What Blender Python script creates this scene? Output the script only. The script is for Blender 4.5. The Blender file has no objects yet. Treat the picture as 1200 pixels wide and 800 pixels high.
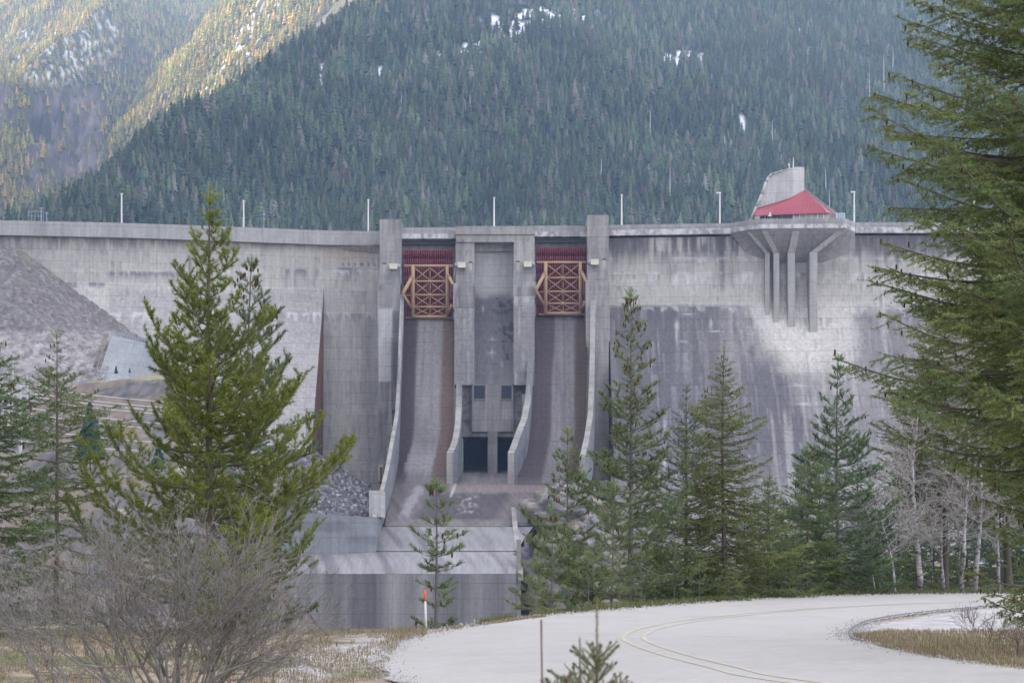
import bpy, math
import numpy as np
from mathutils import Vector

# ------------------------------------------------------------------ camera, sky, sun, exposure
sc = bpy.context.scene
col_main = sc.collection
F = 2500.0      # focal length in pixels of the 1200 px wide photograph
CZ = 1.7        # eye height
HY = 640.0      # pixel row of the horizon
cam_d = bpy.data.cameras.new('camera')
cam = bpy.data.objects.new('camera', cam_d)
col_main.objects.link(cam)
cam.location = (0, 0, CZ)
cam.rotation_euler = (math.radians(90), 0, 0)
cam_d.sensor_width = 36.0
cam_d.lens = 36.0 * F / 1200.0
cam_d.shift_y = (HY - 400.0) / 1200.0
cam_d.clip_start = 0.5
cam_d.clip_end = 30000
cam_d.dof.use_dof = True
cam_d.dof.focus_distance = 70.0
cam_d.dof.aperture_fstop = 7.1
sc.camera = cam

SUN_EL = math.radians(20.0)
SUN_H = (-0.75, 0.66)                       # horizontal direction towards the sun (left, behind the hill)
SUN_AZ = math.atan2(SUN_H[0], SUN_H[1])     # from +Y towards +X
world = bpy.data.worlds.new('World')
sc.world = world
world.use_nodes = True
wn = world.node_tree
for n in list(wn.nodes):
    wn.nodes.remove(n)
w_out = wn.nodes.new('ShaderNodeOutputWorld')
w_bg = wn.nodes.new('ShaderNodeBackground')
w_sky = wn.nodes.new('ShaderNodeTexSky')
w_sky.sky_type = 'NISHITA'
w_sky.sun_disc = False
w_sky.sun_elevation = SUN_EL
w_sky.sun_rotation = SUN_AZ
w_sky.air_density = 1.0
w_sky.dust_density = 2.0
w_sky.ozone_density = 1.0
# thin bright cloud veil over the blue
w_mix = wn.nodes.new('ShaderNodeMixRGB')
w_mix.inputs[0].default_value = 0.72
w_mix.inputs[2].default_value = (5.75, 5.4, 5.5, 1)
wn.links.new(w_sky.outputs[0], w_mix.inputs[1])
wn.links.new(w_mix.outputs[0], w_bg.inputs[0])
w_bg.inputs[1].default_value = 0.12
wn.links.new(w_bg.outputs[0], w_out.inputs[0])

sun_d = bpy.data.lights.new('sun', 'SUN')
sun_d.energy = 5.0
sun_d.angle = math.radians(0.53)
sun_d.color = (1.0, 0.80, 0.54)
sun = bpy.data.objects.new('sun', sun_d)
col_main.objects.link(sun)
_s = Vector((SUN_H[0] * math.cos(SUN_EL), SUN_H[1] * math.cos(SUN_EL), math.sin(SUN_EL)))
sun.rotation_euler = _s.to_track_quat('Z', 'Y').to_euler()

sc.view_settings.view_transform = 'Standard'
sc.view_settings.look = 'None'
sc.view_settings.gamma = 1.0
sc.view_settings.use_curve_mapping = False
sc.view_settings.exposure = 1.90
sc.render.engine = 'CYCLES'
sc.cycles.use_denoising = True
sc.cycles.max_bounces = 5
sc.cycles.diffuse_bounces = 3
sc.cycles.volume_bounces = 1
sc.cycles.transparent_max_bounces = 4

# ------------------------------------------------------------------ helpers
rng = np.random.default_rng(11)
ORG = {}


def P(px, py, Y):
    return np.array([(px - 600.0) * Y / F, Y, CZ + (HY - py) * Y / F])


def topx(V):
    return 600 + V[:, 0] * F / V[:, 1], HY - (V[:, 2] - CZ) * F / V[:, 1]


def sm(a, b, x):
    t = np.clip((x - a) / (b - a), 0, 1)
    return t * t * (3 - 2 * t)


def hsh(*a):
    h = np.zeros(np.broadcast(*a).shape, dtype=np.uint32)
    with np.errstate(over='ignore'):
        for i, v in enumerate(a):
            u = np.asarray(v).astype(np.int64).astype(np.uint32)
            h = (h ^ (u * np.uint32([374761393, 668265263, 2147483647][i % 3]))) * np.uint32(1274126177)
            h = h ^ (h >> np.uint32(15))
        h = h * np.uint32(2246822519)
        h = h ^ (h >> np.uint32(13))
    return h.astype(np.float64) / 4294967295.0


def vn(x, y, s=0):
    x = np.asarray(x, float); y = np.asarray(y, float)
    ix = np.floor(x); iy = np.floor(y)
    fx = x - ix; fy = y - iy
    fx = fx * fx * (3 - 2 * fx); fy = fy * fy * (3 - 2 * fy)
    s = np.full_like(ix, s)
    a = hsh(ix, iy, s); b = hsh(ix + 1, iy, s); c = hsh(ix, iy + 1, s); d = hsh(ix + 1, iy + 1, s)
    return (a * (1 - fx) + b * fx) * (1 - fy) + (c * (1 - fx) + d * fx) * fy


def fbm(x, y, s=0, o=4):
    r = 0; a = 0.5; t = 0
    for i in range(o):
        r = r + a * vn(x * 2 ** i + 17.3 * i, y * 2 ** i + 9.1 * i, s + i); t += a; a *= 0.5
    return r / t


class Geo:
    def __init__(self):
        self.V = []; self.Fq = []; self.Ft = []; self.C = []; self.n = 0; self.hasc = False

    def add(self, V, Fc, C=None):
        V = np.asarray(V, float).reshape(-1, 3)
        Fc = np.asarray(Fc, int)
        if len(Fc):
            (self.Fq if Fc.shape[1] == 4 else self.Ft).append(Fc + self.n)
        self.V.append(V)
        if C is None:
            C = np.ones((len(V), 3)) * 0.5
        else:
            self.hasc = True
            C = np.broadcast_to(np.asarray(C, float), (len(V), 3))
        self.C.append(C); self.n += len(V)
        return self

    def build(self, name, mat, parent=None, colfn=None, smooth=False, loc=None):
        V = np.concatenate(self.V) if self.V else np.zeros((0, 3))
        C = np.concatenate(self.C)
        if colfn is not None:
            C = colfn(V); self.hasc = True
        if parent is not None:
            o0 = ORG[parent.name]
        elif loc is not None:
            o0 = np.array(loc, float)
        else:
            o0 = np.zeros(3)
        me = bpy.data.meshes.new(name)
        q = np.concatenate(self.Fq) if self.Fq else np.zeros((0, 4), int)
        t = np.concatenate(self.Ft) if self.Ft else np.zeros((0, 3), int)
        me.vertices.add(len(V)); me.vertices.foreach_set('co', (V - o0).astype(np.float32).ravel())
        nl = q.size + t.size
        me.loops.add(nl); me.loops.foreach_set('vertex_index', np.concatenate([q.ravel(), t.ravel()]).astype(np.int32))
        me.polygons.add(len(q) + len(t))
        starts = np.concatenate([np.arange(len(q)) * 4, q.size + np.arange(len(t)) * 3]).astype(np.int32)
        me.polygons.foreach_set('loop_start', starts)
        if self.hasc:
            a = me.color_attributes.new('col', 'FLOAT_COLOR', 'POINT')
            a.data.foreach_set('color', np.concatenate([C, np.ones((len(C), 1))], 1).astype(np.float32).ravel())
        me.update(calc_edges=True)
        if smooth:
            me.polygons.foreach_set('use_smooth', np.ones(len(me.polygons), dtype=bool))
        me.materials.append(mat)
        o = bpy.data.objects.new(name, me)
        col_main.objects.link(o)
        if parent is not None:
            o.parent = parent
            ORG[o.name] = ORG[parent.name]
        else:
            o.location = o0; ORG[o.name] = o0
        return o


def tag(o, label=None, cat=None, group=None, kind=None):
    if label: o['label'] = label
    if cat: o['category'] = cat
    if group: o['group'] = group
    if kind: o['kind'] = kind
    return o


def thing(name, loc, label, cat, group=None):
    o = bpy.data.objects.new(name, None)
    col_main.objects.link(o); o.location = loc
    o.empty_display_size = 0.5
    ORG[o.name] = np.array(loc, float)
    return tag(o, label, cat, group)


def patch(g, net, step):
    """bilinear refinement of a control net (R, C, 3)"""
    net = np.asarray(net, float)
    R, Cn, _ = net.shape

    def params(n2):
        out = [0.0]
        for i in range(n2.shape[0] - 1):
            L = np.max(np.linalg.norm(n2[i + 1] - n2[i], axis=-1))
            k = max(1, int(math.ceil(L / step)))
            out += list(i + np.arange(1, k + 1) / k)
        return np.array(out)
    tr = params(net); tc = params(net.transpose(1, 0, 2))
    i = np.minimum(tr.astype(int), R - 2); f = (tr - i)[:, None, None]
    rows = net[i] * (1 - f) + net[i + 1] * f
    j = np.minimum(tc.astype(int), Cn - 2); f = (tc - j)[None, :, None]
    V = rows[:, j] * (1 - f) + rows[:, j + 1] * f
    nr, nc = len(tr), len(tc)
    a = (np.arange(nr - 1)[:, None] * nc + np.arange(nc - 1)[None, :]).ravel()
    g.add(V.reshape(-1, 3), np.stack([a, a + 1, a + nc + 1, a + nc], 1))
    return V


def boxw(g, x0, x1, y0, y1, z0, z1, step=1e9):
    c = lambda x, y, z: (x, y, z)
    fs = [[[c(x0, y0, z0), c(x1, y0, z0)], [c(x0, y0, z1), c(x1, y0, z1)]],
          [[c(x1, y1, z0), c(x0, y1, z0)], [c(x1, y1, z1), c(x0, y1, z1)]],
          [[c(x0, y1, z0), c(x0, y0, z0)], [c(x0, y1, z1), c(x0, y0, z1)]],
          [[c(x1, y0, z0), c(x1, y1, z0)], [c(x1, y0, z1), c(x1, y1, z1)]],
          [[c(x0, y0, z1), c(x1, y0, z1)], [c(x0, y1, z1), c(x1, y1, z1)]],
          [[c(x0, y1, z0), c(x1, y1, z0)], [c(x0, y0, z0), c(x1, y0, z0)]]]
    for f in fs:
        patch(g, f, step)
    return g


def boxp(g, px0, px1, py0, py1, Yf, Yb, step=1e9):
    a = P(px0, py1, Yf); b = P(px1, py0, Yf)
    return boxw(g, a[0], b[0], Yf, Yb, a[2], b[2], step)


def beam(g, p0, p1, w, d=None, C=None):
    """square bar between two points"""
    p0 = np.array(p0, float); p1 = np.array(p1, float); d = d or w
    t = p1 - p0; t /= np.linalg.norm(t)
    u = np.cross(t, (0, 1, 0)); 
    if np.linalg.norm(u) < 1e-3: u = np.array([1.0, 0, 0])
    u /= np.linalg.norm(u); v = np.cross(t, u)
    o = [u * w / 2 + v * d / 2, -u * w / 2 + v * d / 2, -u * w / 2 - v * d / 2, u * w / 2 - v * d / 2]
    V = [p0 + k for k in o] + [p1 + k for k in o]
    g.add(V, [(0, 1, 5, 4), (1, 2, 6, 5), (2, 3, 7, 6), (3, 0, 4, 7), (3, 2, 1, 0), (4, 5, 6, 7)], C)


def tubes(g, p0, p1, r0, r1, n=4, C=None):
    """many tapered prisms at once"""
    p0 = np.asarray(p0, float).reshape(-1, 3); p1 = np.asarray(p1, float).reshape(-1, 3)
    m = len(p0)
    if m == 0: return
    r0 = np.broadcast_to(r0, m)[:, None]; r1 = np.broadcast_to(r1, m)[:, None]
    t = p1 - p0; t = t / (np.linalg.norm(t, axis=1, keepdims=True) + 1e-9)
    ref = np.where(np.abs(t[:, 2:3]) > 0.9, np.array([[1.0, 0, 0]]), np.array([[0, 0, 1.0]]))
    u = np.cross(t, ref); u /= np.linalg.norm(u, axis=1, keepdims=True); v = np.cross(t, u)
    V = np.zeros((m, 2 * n, 3))
    for k in range(n):
        a = 2 * math.pi * k / n
        d = u * math.cos(a) + v * math.sin(a)
        V[:, k] = p0 + d * r0; V[:, n + k] = p1 + d * r1
    f = np.array([(k, (k + 1) % n, n + (k + 1) % n, n + k) for k in range(n)])
    Fc = (f[None] + (np.arange(m) * 2 * n)[:, None, None]).reshape(-1, 4)
    if C is not None and np.ndim(C) == 2:
        C = np.repeat(C, 2 * n, axis=0)
    g.add(V.reshape(-1, 3), Fc, C)


def polytube(g, pts, rad, n=8, C=None, cap=True):
    pts = np.asarray(pts, float); rad = np.broadcast_to(rad, len(pts))
    t = np.gradient(pts, axis=0); t /= np.linalg.norm(t, axis=1, keepdims=True)
    ref = np.array([0.3, 0.95, 0.1])
    u = np.cross(t, ref); u /= np.linalg.norm(u, axis=1, keepdims=True); v = np.cross(t, u)
    a = 2 * np.pi * np.arange(n) / n
    V = pts[:, None] + rad[:, None, None] * (u[:, None] * np.cos(a)[None, :, None] + v[:, None] * np.sin(a)[None, :, None])
    Fc = [(i * n + k, i * n + (k + 1) % n, (i + 1) * n + (k + 1) % n, (i + 1) * n + k) for i in range(len(pts) - 1) for k in range(n)]
    g.add(V.reshape(-1, 3), Fc, C)
    if cap:
        V2 = np.concatenate([V[-1], pts[-1:] + t[-1:] * rad[-1] * 0.5]); g.add(V2, [(k, (k + 1) % n, n) for k in range(n)], C)


# ------------------------------------------------------------------ materials
def new_mat(name):
    m = bpy.data.materials.new(name); m.use_nodes = True
    nt = m.node_tree
    b = nt.nodes['Principled BSDF']
    b.inputs['Specular IOR Level'].default_value = 0.25
    return m, nt, b


def N(nt, typ, **kw):
    n = nt.nodes.new(typ)
    for k, v in kw.items():
        if k.startswith('i_'):
            n.inputs[int(k[2:])].default_value = v
        else:
            setattr(n, k, v)
    return n


def flat_mat(name, rgb, rough=0.6, var=0.15, scale=3.0, metal=0.0, obj=True):
    m, nt, b = new_mat(name)
    tc = N(nt, 'ShaderNodeTexCoord')
    no = N(nt, 'ShaderNodeTexNoise'); no.inputs['Scale'].default_value = scale; no.inputs['Detail'].default_value = 5
    nt.links.new(tc.outputs['Object'], no.inputs['Vector'])
    mr = N(nt, 'ShaderNodeMapRange'); mr.inputs[3].default_value = 1 - var * 1.5; mr.inputs[4].default_value = 1 + var * 1.5
    nt.links.new(no.outputs[0], mr.inputs[0])
    mx = N(nt, 'ShaderNodeVectorMath', operation='SCALE'); mx.inputs[0].default_value = rgb
    nt.links.new(mr.outputs[0], mx.inputs['Scale'])
    nt.links.new(mx.outputs[0], b.inputs['Base Color'])
    b.inputs['Roughness'].default_value = rough; b.inputs['Metallic'].default_value = metal
    return m


def col_mat(name, rough=0.85, var=0.18, scale=1.5, bump=0.0, bdist=0.1, spec=0.2, stretch=None, detail=6, use_obj=False, trans=0.0):
    """colour from the mesh attribute 'col' broken up by noise"""
    m, nt, b = new_mat(name)
    at = N(nt, 'ShaderNodeVertexColor', layer_name='col')
    if use_obj:
        g = N(nt, 'ShaderNodeTexCoord'); src = g.outputs['Object']
    else:
        g = N(nt, 'ShaderNodeNewGeometry'); src = g.outputs['Position']
    mp = N(nt, 'ShaderNodeMapping')
    if stretch: mp.inputs['Scale'].default_value = stretch
    nt.links.new(src, mp.inputs[0])
    no = N(nt, 'ShaderNodeTexNoise'); no.inputs['Scale'].default_value = scale; no.inputs['Detail'].default_value = detail; no.inputs['Roughness'].default_value = 0.65
    nt.links.new(mp.outputs[0], no.inputs['Vector'])
    mr = N(nt, 'ShaderNodeMapRange'); mr.inputs[1].default_value = 0.25; mr.inputs[2].default_value = 0.75
    mr.inputs[3].default_value = 1 - var; mr.inputs[4].default_value = 1 + var
    nt.links.new(no.outputs[0], mr.inputs[0])
    mx = N(nt, 'ShaderNodeVectorMath', operation='SCALE')
    nt.links.new(at.outputs[0], mx.inputs[0]); nt.links.new(mr.outputs[0], mx.inputs['Scale'])
    nt.links.new(mx.outputs[0], b.inputs['Base Color'])
    b.inputs['Roughness'].default_value = rough
    b.inputs['Specular IOR Level'].default_value = spec
    if bump > 0:
        bp = N(nt, 'ShaderNodeBump'); bp.inputs['Strength'].default_value = bump; bp.inputs['Distance'].default_value = bdist
        nt.links.new(no.outputs[0], bp.inputs['Height']); nt.links.new(bp.outputs[0], b.inputs['Normal'])
    if trans > 0:
        out = nt.nodes['Material Output']
        tr = N(nt, 'ShaderNodeBsdfTranslucent'); nt.links.new(mx.outputs[0], tr.inputs[0])
        ms = N(nt, 'ShaderNodeMixShader', i_0=trans)
        nt.links.new(b.outputs[0], ms.inputs[1]); nt.links.new(tr.outputs[0], ms.inputs[2]); nt.links.new(ms.outputs[0], out.inputs[0])
    return m


def concrete_mat():
    """weathered mass concrete: attribute colour, lift joints, monolith joints, streaks, grain"""
    m, nt, b = new_mat('weathered_concrete')
    at = N(nt, 'ShaderNodeVertexColor', layer_name='col')
    g = N(nt, 'ShaderNodeNewGeometry')
    sx = N(nt, 'ShaderNodeSeparateXYZ'); nt.links.new(g.outputs['Position'], sx.inputs[0])

    def wobble():
        n = N(nt, 'ShaderNodeTexNoise'); n.inputs['Scale'].default_value = 0.35; n.inputs['Detail'].default_value = 4
        nt.links.new(g.outputs['Position'], n.inputs['Vector'])
        return n
    wb = wobble()

    def lines(axis_out, period, width, depth, off=0.0):
        a = N(nt, 'ShaderNodeMath', operation='MULTIPLY_ADD'); a.inputs[1].default_value = 0.35; a.inputs[2].default_value = off
        nt.links.new(wb.outputs[0], a.inputs[0])
        ad = N(nt, 'ShaderNodeMath', operation='ADD'); nt.links.new(axis_out, ad.inputs[0]); nt.links.new(a.outputs[0], ad.inputs[1])
        d = N(nt, 'ShaderNodeMath', operation='DIVIDE'); d.inputs[1].default_value = period; nt.links.new(ad.outputs[0], d.inputs[0])
        fr = N(nt, 'ShaderNodeMath', operation='FRACT'); nt.links.new(d.outputs[0], fr.inputs[0])
        s = N(nt, 'ShaderNodeMath', operation='SUBTRACT'); s.inputs[1].default_value = 0.5; nt.links.new(fr.outputs[0], s.inputs[0])
        ab = N(nt, 'ShaderNodeMath', operation='ABSOLUTE'); nt.links.new(s.outputs[0], ab.inputs[0])
        mr = N(nt, 'ShaderNodeMapRange'); mr.inputs[1].default_value = 0.5 - width / period; mr.inputs[2].default_value = 0.5
        mr.inputs[3].default_value = 0.0; mr.inputs[4].default_value = depth
        nt.links.new(ab.outputs[0], mr.inputs[0])
        return mr.outputs[0]
    l1 = lines(sx.outputs[2], 4.57, 0.22, 0.30)
    l2 = lines(sx.outputs[2], 1.52, 0.16, 0.07)
    l3 = lines(sx.outputs[0], 15.2, 0.22, 0.2, 4.0)
    l4 = lines(sx.outputs[0], 3.8, 0.16, 0.06)
    # break the joints up so they read as worn
    bn = N(nt, 'ShaderNodeTexNoise'); bn.inputs['Scale'].default_value = 0.12; bn.inputs['Detail'].default_value = 5
    nt.links.new(g.outputs['Position'], bn.inputs['Vector'])
    bmr = N(nt, 'ShaderNodeMapRange'); bmr.inputs[1].default_value = 0.3; bmr.inputs[2].default_value = 0.65; bmr.inputs[3].default_value = 0.15; bmr.inputs[4].default_value = 1.0
    nt.links.new(bn.outputs[0], bmr.inputs[0])
    s1 = N(nt, 'ShaderNodeMath', operation='ADD'); nt.links.new(l1, s1.inputs[0]); nt.links.new(l3, s1.inputs[1])
    s2 = N(nt, 'ShaderNodeMath', operation='ADD'); nt.links.new(l2, s2.inputs[0]); nt.links.new(l4, s2.inputs[1])
    s3 = N(nt, 'ShaderNodeMath', operation='ADD'); nt.links.new(s1.outputs[0], s3.inputs[0]); nt.links.new(s2.outputs[0], s3.inputs[1])
    s4 = N(nt, 'ShaderNodeMath', operation='MULTIPLY'); nt.links.new(s3.outputs[0], s4.inputs[0]); nt.links.new(bmr.outputs[0], s4.inputs[1])
    # streaks and grain
    mp = N(nt, 'ShaderNodeMapping'); mp.inputs['Scale'].default_value = (0.9, 0.9, 0.06)
    nt.links.new(g.outputs['Position'], mp.inputs[0])
    n1 = N(nt, 'ShaderNodeTexNoise'); n1.inputs['Scale'].default_value = 1.0; n1.inputs['Detail'].default_value = 7; n1.inputs['Roughness'].default_value = 0.7
    nt.links.new(mp.outputs[0], n1.inputs['Vector'])
    m1 = N(nt, 'ShaderNodeMapRange'); m1.inputs[1].default_value = 0.3; m1.inputs[2].default_value = 0.7; m1.inputs[3].default_value = 0.80; m1.inputs[4].default_value = 1.17
    nt.links.new(n1.outputs[0], m1.inputs[0])
    n2 = N(nt, 'ShaderNodeTexNoise'); n2.inputs['Scale'].default_value = 0.9; n2.inputs['Detail'].default_value = 9; n2.inputs['Roughness'].default_value = 0.75
    nt.links.new(g.outputs['Position'], n2.inputs['Vector'])
    m2 = N(nt, 'ShaderNodeMapRange'); m2.inputs[1].default_value = 0.25; m2.inputs[2].default_value = 0.75; m2.inputs[3].default_value = 0.84; m2.inputs[4].default_value = 1.15
    nt.links.new(n2.outputs[0], m2.inputs[0])
    mm = N(nt, 'ShaderNodeMath', operation='MULTIPLY'); nt.links.new(m1.outputs[0], mm.inputs[0]); nt.links.new(m2.outputs[0], mm.inputs[1])
    inv = N(nt, 'ShaderNodeMath', operation='SUBTRACT'); inv.inputs[0].default_value = 1.0; nt.links.new(s4.outputs[0], inv.inputs[1])
    fm = N(nt, 'ShaderNodeMath', operation='MULTIPLY'); nt.links.new(mm.outputs[0], fm.inputs[0]); nt.links.new(inv.outputs[0], fm.inputs[1])
    sc_ = N(nt, 'ShaderNodeVectorMath', operation='SCALE'); nt.links.new(at.outputs[0], sc_.inputs[0]); nt.links.new(fm.outputs[0], sc_.inputs['Scale'])
    nt.links.new(sc_.outputs[0], b.inputs['Base Color'])
    b.inputs['Roughness'].default_value = 0.9
    b.inputs['Specular IOR Level'].default_value = 0.15
    bp = N(nt, 'ShaderNodeBump'); bp.inputs['Strength'].default_value = 0.35; bp.inputs['Distance'].default_value = 0.12
    nt.links.new(fm.outputs[0], bp.inputs['Height']); nt.links.new(bp.outputs[0], b.inputs['Normal'])
    return m


M_conc = concrete_mat()
M_chute = col_mat('water_worn_concrete', rough=0.75, var=0.22, scale=1.0, stretch=(1.2, 0.12, 0.12), bump=0.2, bdist=0.1, spec=0.15)
M_redshade = flat_mat('rib_shade_red_plate', (0.155, 0.030, 0.038), 0.6, 0.2, 0.6)  # gate red darkened to paint in the shade between the ribs
M_red = flat_mat('red_painted_steel', (0.28, 0.058, 0.070), 0.55, 0.18, 0.6)
M_redroof = flat_mat('red_metal_roofing', (0.38, 0.085, 0.105), 0.45, 0.06, 0.4)
M_tan = flat_mat('tan_painted_steel', (0.46, 0.31, 0.17), 0.6, 0.14, 0.8)
M_rust = flat_mat('rusty_pink_steel', (0.36, 0.15, 0.15), 0.7, 0.2, 1.0)
M_white = flat_mat('white_paint', (0.78, 0.78, 0.77), 0.5, 0.04, 0.5)
M_lampbox = flat_mat('cream_enclosure_paint', (0.72, 0.68, 0.52), 0.5, 0.05, 1.0)
M_bluegrey = flat_mat('galvanised_steel', (0.33, 0.38, 0.44), 0.45, 0.1, 1.0)
M_dark = flat_mat('dark_opening', (0.02, 0.025, 0.04), 0.4, 0.1, 1.0)
M_glass = flat_mat('blue_window_glass', (0.035, 0.06, 0.09), 0.12, 0.1, 1.0)
M_palepanel = flat_mat('pale_wall_panel', (0.46, 0.45, 0.42), 0.7, 0.05, 1.0)
M_rubble = col_mat('rock_rubble', rough=0.95, var=0.45, scale=0.55, bump=0.8, bdist=0.8, detail=9)
M_hill = col_mat('forest_floor', rough=0.95, var=0.35, scale=0.05, detail=9)
M_ground = col_mat('ground', rough=0.95, var=0.3, scale=2.6, bump=0.5, bdist=0.06, detail=9)
M_leaf = col_mat('conifer_needles', rough=0.55, var=0.15, scale=1.2, spec=0.3, use_obj=True, trans=0.28)
M_far = col_mat('distant_foliage', rough=0.8, var=0.15, scale=0.2, spec=0.1)
M_bark = col_mat('bark', rough=0.9, var=0.3, scale=14.0, bump=0.4, bdist=0.02, use_obj=True)
M_asphalt = col_mat('pale_weathered_asphalt', rough=0.85, var=0.10, scale=5.0, bump=0.3, bdist=0.01, detail=10)
M_line = flat_mat('faded_yellow_road_paint', (0.46, 0.42, 0.31), 0.8, 0.25, 6.0)
# ------------------------------------------------------------------ ground sheet: valley, banks, verge
COLS = {
    -40000: [(1, 0), (46, 0), (60, -3), (120, -18), (480, -24), (560, -11), (660, 27), (735, 50), (1500, 60)],
    -300: [(1, 0), (46, 0), (60, -3), (120, -18), (480, -24), (560, -11.7), (620, 11.6), (660, 26.8), (700, 40.9), (735, 50), (760, 52), (900, 60)],
    0: [(1, 0), (46, 0), (60, -3), (120, -18), (480, -24), (560, -11.7), (620, 11.6), (660, 26.8), (700, 41), (735, 51.7), (760, 53), (900, 60)],
    110: [(1, 0), (46, 0), (60, -3), (120, -18), (480, -24), (560, -11.7), (620, 14), (660, 29), (700, 43), (735, 57.5), (748, 58.4), (760, 57), (900, 58)],
    205: [(1, 0), (45, 0), (60, -3), (120, -18), (480, -24), (560, -11.7), (620, 11), (660, 26), (700, 40), (735, 60), (748, 61.5), (760, 60), (900, 58)],
    240: [(1, 0), (45, 0), (60, -3), (120, -18), (480, -24), (560, -14), (620, 6), (660, 20), (700, 34), (735, 52), (750, 54), (900, 55)],
    310: [(1, 0), (45, 0), (60, -3), (120, -18), (480, -24), (580, -20), (620, -8), (660, 6), (700, 20), (735, 32), (900, 40)],
    350: [(1, 0), (44, 0), (60, -3), (120, -18), (480, -24), (620, -24), (660, -4), (700, 10), (760, 24), (900, 30)],
    385: [(1, 0), (44, 0), (60, -3), (120, -18), (480, -24), (635, -25), (666, -25), (900, 20)],
    600: [(1, 0), (50, 0), (62, -3), (120, -18), (480, -24), (635, -25), (666, -25), (900, 10)],
    628: [(1, 0), (54, 0), (66, -3), (120, -18), (480, -24), (620, -25), (650, -15), (690, 6), (740, 20), (900, 30)],
    700: [(1, 0), (64, 0), (80, -3), (140, -18), (480, -24), (600, -22), (650, -6), (690, 4), (740, 10), (900, 16)],
    800: [(1, 0), (110, 0), (150, -10), (480, -20), (600, -20), (700, -10), (760, -4), (900, 0)],
    1300: [(1, 0), (110, 0), (180, 1), (480, -10), (650, -18), (760, -6), (900, 0)],
    40000: [(1, 0), (110, 0), (180, 1), (480, 0), (650, 0), (760, 6), (1500, 20)],
}
CK = sorted(COLS)


def GZ(px, Y):
    px = np.asarray(px, float); Y = np.asarray(Y, float)
    tab = np.array([np.interp(Y.ravel(), [a for a, _ in COLS[k]], [b for _, b in COLS[k]]) for k in CK])
    p = px.ravel()
    j = np.clip(np.searchsorted(CK, p) - 1, 0, len(CK) - 2)
    c0 = np.array(CK, float)[j]; c1 = np.array(CK, float)[j + 1]
    f = np.clip((p - c0) / (c1 - c0), 0, 1)
    f = f * f * (3 - 2 * f)
    k = np.arange(len(p))
    z = tab[j, k] * (1 - f) + tab[j + 1, k] * f
    return z.reshape(px.shape)


def ground_col(V):
    px, py = topx(V)
    X, Y, Z = V.T
    n = fbm(X / 1.3, Y / 1.3, 5); n2 = fbm(X / 5, Y / 5, 9); n3 = fbm(X / 0.35, Y / 0.5, 14, 3)
    tan = np.array([0.30, 0.235, 0.165]); grn = np.array([0.13, 0.15, 0.06]); grv = np.array([0.42, 0.40, 0.385])
    pink = np.array([0.30, 0.225, 0.19])
    k = sm(0.42, 0.6, n)[:, None]
    near = tan * (1 - k) + grn * k
    k = (sm(0.5, 0.66, n2) * 0.7)[:, None]
    near = near * (1 - k) + pink * k
    # pale gravel shoulder on the left of the road and the gravel wedge inside the bend
    g1 = sm(26, 6, np.abs(py - (778 - (px - 380) * 0.28)) + (n - .5) * 26) * sm(300, 350, px) * sm(520, 450, px)
    isl = sm(990, 1010, px) * sm(0, 4, (py - 712) - (1180 - px) * 0.14 + (n - .5) * 4 + 6) * sm(4, -3, py - (739 - (px - 1010) * 0.004) + (n - .5) * 9)
    k = np.clip(np.maximum(g1, isl), 0, 1)[:, None]
    near = near * (1 - k) + grv * k
    near = near * (0.75 + 0.5 * n3)[:, None]
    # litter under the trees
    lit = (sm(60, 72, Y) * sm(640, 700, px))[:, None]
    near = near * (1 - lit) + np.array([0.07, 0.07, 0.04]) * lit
    # far banks: broken rock, dusty soil and dry grass
    rk = hsh(np.floor(X / 1.4), np.floor(Y / 1.7), 3)
    rock = np.array([0.125, 0.115, 0.112]) * (0.6 + 0.8 * rk)[:, None] * (0.7 + 0.6 * n2)[:, None]
    soil = np.array([0.19, 0.155, 0.125]); gr = np.array([0.30, 0.28, 0.16])
    k = sm(0.45, 0.6, fbm(X / 14, Y / 14, 21))[:, None]
    far = rock * (1 - k) + soil * k * (0.8 + 0.4 * rk)[:, None]
    k = (sm(733, 742, Y) * 0.85)[:, None]
    far = far * (1 - k) + gr * k
    k = sm(90, 200, Y)[:, None]
    return near * (1 - k) + far * k


pxs = np.concatenate([[-10000, -5000, -2500, -1400, -900], np.arange(-600, 1805, 5.0), [2300, 3200, 4800]])
ys = np.concatenate([np.geomspace(1, 20, 14)[:-1], np.arange(20, 80, 0.3), np.geomspace(80, 560, 60)[:-1], np.arange(560, 765, 2.5), np.linspace(770, 900, 12)])
PXg, Yg = np.meshgrid(pxs, ys)
Zg = GZ(PXg, Yg)
Xg = (PXg - 600) * Yg / F
Zg = Zg + sm(80, 300, Yg) * (fbm(Xg / 9, Yg / 9, 31) - 0.5) * 5 * (np.abs(PXg) < 3000)
Zg = Zg + sm(44, 50, Yg) * sm(600, 400, PXg) * (fbm(Xg / 2, Yg / 2, 33) - 0.5) * 0.5
V = np.stack([Xg, Yg, Zg], -1).reshape(-1, 3)
nr, nc = PXg.shape
a = (np.arange(nr - 1)[:, None] * nc + np.arange(nc - 1)[None, :]).ravel()
g = Geo(); g.add(V, np.stack([a, a + 1, a + nc + 1, a + nc], 1))
tag(g.build('ground', M_ground, colfn=ground_col, smooth=True), kind='structure')
g = Geo(); g.add([(-4250, -2500, -40), (2150, -2500, -40), (2150, 6650, -40), (-4250, 6650, -40)], [(0, 1, 2, 3)], (0.12, 0.12, 0.07))
tag(g.build('valley_floor', M_hill), kind='structure')


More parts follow.
